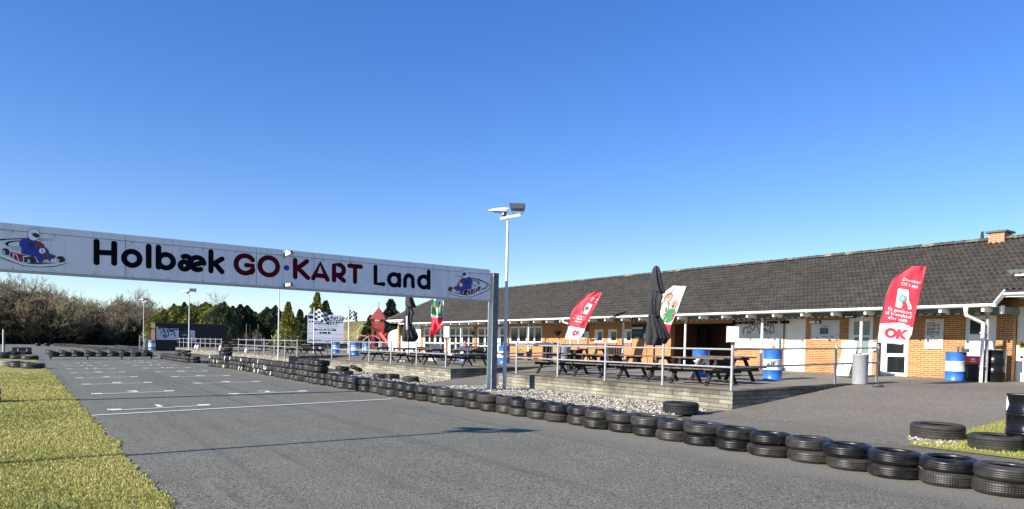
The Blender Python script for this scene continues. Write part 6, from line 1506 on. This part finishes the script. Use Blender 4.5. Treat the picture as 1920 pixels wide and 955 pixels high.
# ------------------------------------------------------------------ vegetation
def twigmesh(name, seed, h, w, stems, mats, dens=1., rmin=.014, spread=1.):
    r = random.Random(seed); segs = []
    def grow(p, d, L, rad, lev):
        n = 3
        for k in range(n):
            q = p+d*(L/n); segs.append((p, q, rad*(1-k*.2/n), rad*(1-(k+1)*.25/n), min(lev, 3)))
            if lev < 4:
                for _ in range(int(r.choice([1, 2, 2, 3])*dens) if lev > 0 else r.choice([1, 2])):
                    dd = (d+Vector((r.gauss(0, .55), r.gauss(0, .55), r.gauss(.12, .35)))).normalized()
                    grow(q, dd, L*r.uniform(.45, .68), max(rmin, rad*.55), lev+1+(r.random() < .25))
            p = q; d = (d+Vector((r.gauss(0, .12), r.gauss(0, .12), r.gauss(.05, .08)))).normalized()
    for s in range(stems):
        a = r.uniform(0, 6.28); b = r.uniform(0, w*.35); p = Vector((cos(a)*b, sin(a)*b, -.2))
        grow(p, Vector((cos(a)*.35*spread+r.gauss(0, .1), sin(a)*.35*spread+r.gauss(0, .1), 1)).normalized(), h*r.uniform(.40, .60), .07*h/6, 0)
    A = np.array([s[0] for s in segs]); B = np.array([s[1] for s in segs]); ra = np.array([s[2] for s in segs]); rb_ = np.array([s[3] for s in segs]); lev = np.array([s[4] for s in segs])
    D = B-A; D /= np.linalg.norm(D, axis=1)[:, None]+1e-9; up = np.where(np.abs(D[:, 2:3]) > .9, [[1, 0, 0]], [[0, 0, 1]]); S = np.cross(D, up); S /= np.linalg.norm(S, axis=1)[:, None]+1e-9; Q = np.cross(D, S)
    V = []
    for P_, rr in ((A, ra), (B, rb_)):
        for k in range(3): a = 2*pi*k/3; V.append(P_+(S*cos(a)+Q*sin(a))*rr[:, None])
    V = np.stack(V, 1); n = len(segs); base = np.arange(n)[:, None]*6
    F = np.concatenate([base+np.array([[k, (k+1) % 3, 3+(k+1) % 3, 3+k]]) for k in range(3)])
    mi = np.tile(np.clip(lev//2, 0, len(mats)-1), 3)
    return npmesh(name, V.reshape(-1, 3), F, mats, mi), n
bark = mat('bark_dark', (.045, .036, .026), .9); twA = mat('twig_brown', (.18, .15, .10), .9); twB = mat('twig_olive', (.26, .215, .115), .9); twC = mat('twig_grey', (.29, .25, .21), .9); twD = mat('twig_dark', (.06, .045, .03), .9)
BU = [twigmesh('bush_a', 1, 7, 5, 11, [bark, twA], 1.25, .022)[0], twigmesh('bush_b', 2, 7, 5, 12, [bark, twB], 1.3, .022)[0], twigmesh('bush_c', 3, 7, 5, 11, [bark, twC], 1.25, .02)[0], twigmesh('bush_d', 4, 6, 5, 12, [bark, twD], 1.35, .024)[0]]
TR_ = [twigmesh('bare_tree', 9, 10, 3, 2, [bark, twC], 1.25, .018, .5)[0]]
def far(px, Y): d = ray(px, 640); return float(d[0]*Y/d[1])
def shrub(px, Y, toppy, k, lab, cat='shrub', name='bare_shrub', meshes=None, grp='leafless hedge beyond the track', wf=1.):
    x = far(px, Y); zb = zg(x); h = zof((x, Y), toppy)-zb; me = (meshes or BU)[k]
    o = link(name, me); zs_ = max(v[2] for v in me_bounds(me)); s = h/zs_; o.location = (x, Y, zb-.1); o.scale = (s*wf, s*wf, s); o.rotation_euler = (0, 0, random.uniform(0, 6.28)); return tag(o, lab, cat, grp)
_bb = {}
def me_bounds(me):
    if me.name not in _bb: a = np.empty(len(me.vertices)*3, np.float32); me.vertices.foreach_get('co', a); a = a.reshape(-1, 3); _bb[me.name] = [tuple(a.min(0)), tuple(a.max(0))]
    return _bb[me.name]
topl = [(-60, 520), (0, 512), (30, 520), (60, 532), (95, 528), (135, 556), (170, 557), (205, 562), (240, 545), (280, 558), (310, 568)]
def top_at(px):
    for (a, b), (c, d_) in zip(topl[:-1], topl[1:]):
        if a <= px <= c: return b+(d_-b)*(px-a)/(c-a)
    return 560
i = 0
for row, (Y, step, dy) in enumerate(((150, 17, 22), (158, 21, 8), (166, 24, 0), (172, 30, -4))):
    px = -60+row*7
    while px < 318:
        k = [3, 0, 1, 2][row] if random.random() < .5 else random.randrange(4)
        if row == 0: k = random.choice([3, 3, 0, 1])
        if 60 < px < 140 and row < 3: k = 1
        tp = top_at(px)+dy*random.uniform(.7, 1.3)+random.uniform(-3, 5)
        tone = {0: 'brown', 1: 'olive-tipped', 2: 'greyish', 3: 'dark'}[k]; side = 'front' if row == 0 else 'second' if row == 1 else 'third' if row == 2 else 'rearmost'
        vis = max(-60, px); place = 'left of the frame' if px < 0 else 'near the left frame edge' if px < 60 else 'above the slanting barrier tyres' if px < 230 else 'left of the black hut'
        shrub(px, Y+random.uniform(-2, 2), tp, k, f'{tone} leafless shrub, {ordn(i+1)} in the {side} row of the hedge, {place}', wf=1.15 if row else 1.3); i += 1; px += step*random.uniform(.85, 1.15)
    i = 0
for px, Y, tp, lab in ((248, 168, 531, 'tall leafless tree rising over the hedge left of the farthest floodlight'), (8, 168, 507, 'tall leafless tree at the left frame edge'), (446, 150, 544, 'thin pale leafless tree behind the dark conifers'), (395, 160, 560, 'leafless tree just behind the green conifer hedge'), (20, 160, 522, 'second leafless tree at the left frame edge'), (605, 150, 578, 'small leafless tree behind the advert board')):
    shrub(px, Y, tp, 0, lab, 'tree', 'bare_tree', TR_, 'leafless trees', 1.1)
# dark undergrowth mass behind the trunks
mb = MB(); 
# evergreens -------------------------------------------------------------
def conifer(name, seed, kind, mats, n=5200, lobes=1):
    """unit height, sprays of small leaf faces on drooping or upright boughs round a trunk"""
    n = int(n*2.6); r = np.random.default_rng(seed)
    t = r.uniform(0, 1, n)**(.75 if kind != 'col' else .9)
    if kind == 'spruce': R = .26*(1-t)**.85*(1+.28*np.sin(t*42+r.uniform(0, .4, n)))+.01
    elif kind == 'loose': R = .27*(1-t)**1.0*(.70+.5*np.abs(np.sin(t*19)))+.010
    else: R = .30*np.clip(1-(t-.35)**2*2.0, .12, 1)*(np.clip((1-t)*4.5, .0, 1)**.6)
    ang = r.uniform(0, 2*pi, n); rad = R*np.sqrt(r.uniform(.25, 1, n)); 
    lump = 1+.22*np.sin(ang*3+t*9+seed)+.14*np.sin(ang*7-t*15+seed*2)
    rad *= lump; x = np.cos(ang)*rad; y = np.sin(ang)*rad; z = t-rad*(.35 if kind == 'spruce' else -.15)
    P_ = np.stack([x, y, z], 1); out = np.stack([np.cos(ang), np.sin(ang), np.full(n, -.25 if kind == 'spruce' else .9)], 1); out += r.normal(0, .45, out.shape); out /= np.linalg.norm(out, axis=1)[:, None]
    sd = np.cross(out, r.normal(0, 1, out.shape)); sd /= np.linalg.norm(sd, axis=1)[:, None]
    L = r.uniform(.014, .036, n)[:, None]; w = L*r.uniform(.28, .5, n)[:, None]
    V = np.stack([P_-sd*w, P_+sd*w, P_+out*L+sd*w*.2, P_+out*L-sd*w*.2], 1)
    F = np.arange(n*4).reshape(n, 4); mi = np.digitize(r.normal(0, 1, n)+.8*np.sin(t*20+ang*2), [-.5, .7]); return npmesh(name, V.reshape(-1, 4 and 3), F, mats, mi)
gA = [mat('needle_dark', (.032, .048, .018), .8), mat('needle_mid', (.055, .078, .026), .8), mat('needle_light', (.09, .115, .04), .8)]
gB = [mat('thuja_dark', (.11, .13, .022), .8), mat('thuja_mid', (.21, .22, .04), .8), mat('thuja_light', (.33, .31, .065), .8)]
gC = [mat('blackgreen_dark', (.016, .022, .012), .85), mat('blackgreen_mid', (.030, .040, .018), .85), mat('blackgreen_light', (.055, .068, .028), .85)]
gD = [mat('spruce_blue_dark', (.022, .034, .026), .8), mat('spruce_blue_mid', (.035, .05, .038), .8), mat('spruce_blue_light', (.055, .07, .055), .8)]
CM = {'thuja': [conifer('thuja_a', 11, 'col', gB, 7000), conifer('thuja_b', 12, 'col', gB, 7000)], 'darkcol': [conifer('dark_a', 13, 'col', gC, 6000), conifer('dark_b', 14, 'col', gA, 6000)],
      'young': [conifer('young_a', 15, 'loose', gB, 3600), conifer('young_b', 16, 'loose', gA, 4200)], 'spruce': [conifer('spruce_a', 17, 'spruce', gD, 6500), conifer('spruce_b', 18, 'spruce', gA, 6500)]}
tk = MB(); tk.cyl((0, 0, -.05), (0, 0, .93), .028, bark, 8, r1=.005); trunk0 = bpy.data.meshes.new('trunk'); trunk0.from_pydata(tk.v, [], tk.f); trunk0.materials.append(bark)
def tree(px, Y, tp, kind, k, lab, wf=1., zb=None, grp='evergreens beyond the terraces', cat='conifer'):
    x = far(px, Y); zb = .5 if zb is None else zb; h = zof((x, Y), tp)-zb
    t = thing('conifer', lab, cat, (x, Y, zb-.1), random.uniform(0, 6.28), grp); t.scale = (h*wf, h*wf, h)
    link('crown', CM[kind][k], t); link('trunk', trunk0, t)
i = 0
for px, Y, tp, wf in ((297, 112, 588, 1.1), (308, 110, 580, 1.1), (322, 112, 577, 1.1), (336, 110, 574, 1.1), (350, 112, 575, 1.1), (364, 110, 573, 1.15), (378, 112, 571, 1.1), (392, 110, 570, 1.15), (405, 108, 572, 1.1), (301, 122, 584, 1), (329, 122, 573, 1), (357, 122, 570, 1), (385, 122, 567, 1)):
    i += 1; tree(px, Y, tp, 'thuja', i % 2, f'yellow-green clipped evergreen, {ordn(i)} from the left in the hedge behind the black hut', wf*1.15, .2)
for j, (px, Y, tp, k, wf, lab) in enumerate(((420, 96, 566, 1, .9, 'green conifer covering the right end of the black hut'), (413, 106, 569, 1, 1., 'green conifer over the hut roof'), (436, 110, 574, 0, 1, 'blackish conifer right of the hut'), (450, 112, 571, 0, 1.1, 'blackish conifer behind the third terrace, left one'), (463, 112, 573, 0, 1.1, 'blackish conifer behind the third terrace, right one'),
    (500, 110, 576, 1, 1.1, 'dark rounded conifer left of the second floodlight pole'), (516, 110, 573, 1, 1.0, 'dark rounded conifer right of the second floodlight pole'), (478, 120, 585, 0, 1.2, 'low dark conifer in the gap behind the third terrace'), (430, 100, 588, 1, 1.2, 'low green conifer behind the railing'), (326, 130, 570, 0, .8, 'dark top standing over the clipped hedge'), (345, 130, 567, 0, .8, 'second dark top over the clipped hedge'))):
    tree(px, Y, tp, 'darkcol', k, lab, wf, .2)
for px, Y, tp, kind, k, wf, lab in ((540, 76, 566, 'young', 0, 1.1, 'young loose golden-green conifer right of the second pole'), (530, 78, 600, 'young', 0, 1.3, 'low golden-green conifer beside the young conifer'), (562, 84, 579, 'spruce', 1, 1.1, 'dark pointed conifer left of the advert board'), (594, 110, 549, 'young', 0, 1.0, 'tall loose conifer top above the advert board'), (610, 112, 563, 'spruce', 1, 1.1, 'dark spruce above the first chequered flag'), (575, 90, 590, 'spruce', 1, 1.2, 'dark spruce just behind the board edge'),
    (732, 92, 560, 'spruce', 0, 1.25, 'blue-green spruce behind the play tower'), (694, 98, 590, 'spruce', 1, 1.2, 'small dark spruce left of the play tower'), (684, 92, 612, 'young', 1, 1.6, 'bushy evergreen on the mound behind the hoops'), (745, 96, 590, 'spruce', 1, 1.2, 'dark spruce beside the clubhouse end'), (548, 96, 592, 'darkcol', 0, 1.3, 'dark bush behind the young conifers'), (585, 100, 598, 'darkcol', 0, 1.2, 'dark bush behind the advert board')):
    tree(px, Y, tp, kind, k, lab, wf, .5, cat='conifer')
for px, Y, tp, k, lab in ((484, 118, 578, 2, 'grey leafless shrub between the dark conifers'), (491, 112, 583, 2, 'second grey leafless shrub between the dark conifers'), (472, 104, 612, 1, 'low olive shrub behind the third terrace railing'), (426, 130, 566, 2, 'grey twigs over the conifers right of the hut'), (370, 140, 560, 2, 'grey twigs over the clipped hedge')):
    shrub(px, Y, tp, k, lab, grp='leafless shrubs between evergreens', wf=.8)
for px, tp in ((462, 607), (468, 609), (484, 608)):
    x = far(px, 84); mb = MB(); h = zof((x, 84), tp)-.6; mb.cyl((0, 0, 0), (0, 0, h), .06, woodt, 8, r1=.05); t = thing('timber_stake', {462: 'pale timber stake behind the third terrace, leftmost', 468: 'pale timber stake behind the third terrace, middle one', 484: 'pale timber stake behind the third terrace, rightmost'}[px], 'stake', (x, 84, .6)); mb.build('shaft', t)
# mound with dry grass behind the playground
def mound(x0, x1, y0, y1, hf, name, m, n=90):
    xs = np.linspace(x0, x1, n); ys = np.linspace(y0, y1, n); X, Y = np.meshgrid(xs, ys); 
    Z = hf(X, Y); V = np.stack([X.ravel(), Y.ravel(), Z.ravel()], 1); I = np.arange(n*n).reshape(n, n); F = np.stack([I[:-1, :-1].ravel(), I[:-1, 1:].ravel(), I[1:, 1:].ravel(), I[1:, :-1].ravel()], 1)
    return tag(link(name, npmesh(name, V, F, [m], smooth=True)), kind='structure')
mx0, mx1 = far(600, 125), far(860, 125)
def hill(X, Y):
    fx = np.clip((X-far(618, 120))/6, 0, 1); fx = fx*fx*(3-2*fx); fy = np.clip((Y-96)/16, 0, 1)*np.clip((175-Y)/30, 0, 1); fy = fy*fy*(3-2*fy)
    return .2+5.3*fx*fy*(1+.06*np.sin(X*.35)+.05*np.sin(X*.9+Y*.4))+.25*np.sin(X*1.3+Y*.7)*fx*fy*.5
hill_o = mound(mx0-8, mx1+60, 90, 190, hill, 'hill', dune_m, 140)
# far tree belt closing the horizon
bl = MB(); rr = random.Random(5)
belt = twigmesh('belt', 21, 8, 6, 9, [bark, twD], 1.2, .03)[0]
pts = []
for a in np.linspace(radians(-75), radians(68), 64):
    d_ = 235+rr.uniform(-8, 8); X_, Y_ = sin(a)*d_, cos(a)*d_
    pts.append((X_, Y_))
V = []; F = []; off = 0
av = np.empty(len(belt.vertices)*3, np.float32); belt.vertices.foreach_get('co', av); av = av.reshape(-1, 3)
nf = len(belt.polygons); fv = np.empty(nf*4, np.int32); belt.loops.foreach_get('vertex_index', fv); fv = fv.reshape(-1, 4)
sel = rng.random(nf) < .5; fv2 = fv[sel]
for X_, Y_ in pts:
    c, s = cos(rr.random()*6), sin(rr.random()*6); k = rr.uniform(.9, 1.2); q = av*k; V.append(np.stack([q[:, 0]*2.2+X_, q[:, 1]*2.2+Y_, q[:, 2]-.5], 1)); F.append(fv2+off); off += len(av)
o = link('tree_belt', npmesh('tree_belt', np.concatenate(V), np.concatenate(F), [twD])); tag(o, 'far belt of bare woodland closing the horizon', 'wood', kind='stuff')
# undergrowth at the foot of the hedge
n = 26000; X_ = rng.uniform(-48, 24, n); Y_ = rng.uniform(146, 172, n); s = rng.uniform(.25, .8, n); a = rng.uniform(0, 6.28, n)
P_ = np.stack([X_, Y_, np.array([zg(x) for x in X_])+rng.uniform(0, 3.2, n)**1.0], 1); D_ = np.stack([np.cos(a)*s, np.sin(a)*s, rng.uniform(-.2, .8, n)*s], 1); S_ = rng.normal(0, .09, (n, 3))
V = np.stack([P_-S_, P_+S_, P_+D_], 1).reshape(-1, 3); o = link('hedge_undergrowth', npmesh('undergrowth', V, np.arange(n*3).reshape(n, 3), [twD, bark, mat('ivy_dark', (.02, .028, .012), .8)], rng.integers(0, 3, n))); tag(o, 'dark tangled undergrowth at the foot of the bare hedge', 'undergrowth', kind='stuff')

# ------------------------------------------------------------------ light, sky, camera
w = bpy.data.worlds.new('World'); SC.world = w; w.use_nodes = True; nt = w.node_tree; bg = nt.nodes['Background']
sky = nt.nodes.new('ShaderNodeTexSky'); sky.sky_type = 'NISHITA'; sky.sun_disc = False
EL = radians(26); AZ = radians(-1.5)
sd = Vector((-cos(EL)*cos(AZ), -cos(EL)*sin(AZ), sin(EL)))   # toward the sun
sky.sun_elevation = EL; sky.sun_rotation = atan2(sd.x, sd.y)
sky.altitude = 0; sky.air_density = 1.0; sky.dust_density = 0; sky.ozone_density = 4.0
gm_ = nt.nodes.new('ShaderNodeGamma'); gm_.inputs[1].default_value = .8; hs_ = nt.nodes.new('ShaderNodeHueSaturation'); hs_.inputs['Saturation'].default_value = 1.38; hs_.inputs['Hue'].default_value = .52
nt.links.new(sky.outputs[0], gm_.inputs[0]); nt.links.new(gm_.outputs[0], hs_.inputs['Color']); nt.links.new(hs_.outputs[0], bg.inputs['Color']); bg.inputs['Strength'].default_value = .138
sl = bpy.data.lights.new('sun', 'SUN'); sl.energy = 5.0; sl.angle = radians(.53); sl.color = (1, .93, .82)
so = bpy.data.objects.new('sun', sl); COL.objects.link(so); so.rotation_euler = (-sd).to_track_quat('-Z', 'Y').to_euler(); so.location = (-30, -10, 30)
cam = bpy.data.cameras.new('camera'); co = bpy.data.objects.new('camera', cam); COL.objects.link(co)
M = Matrix(((Rv[0], Uv[0], -Fv[0], 0), (Rv[1], Uv[1], -Fv[1], 0), (Rv[2], Uv[2], -Fv[2], H), (0, 0, 0, 1)))
co.matrix_world = M; cam.sensor_width = 36; cam.lens = FPX/1920*36; cam.shift_x = 0; cam.shift_y = (CY-477.5)/1920; cam.clip_end = 3000; cam.clip_start = .05
SC.camera = co
SC.view_settings.view_transform = 'Standard'; SC.view_settings.look = 'None'; SC.view_settings.exposure = 0.95; SC.view_settings.gamma = 1
SC.view_settings.use_curve_mapping = False
SC.cycles.max_bounces = 6; SC.cycles.use_denoising = True
SC.render.resolution_x = 1024; SC.render.resolution_y = 509
print('tyres', ntyre[0], 'objects', len(bpy.data.objects))
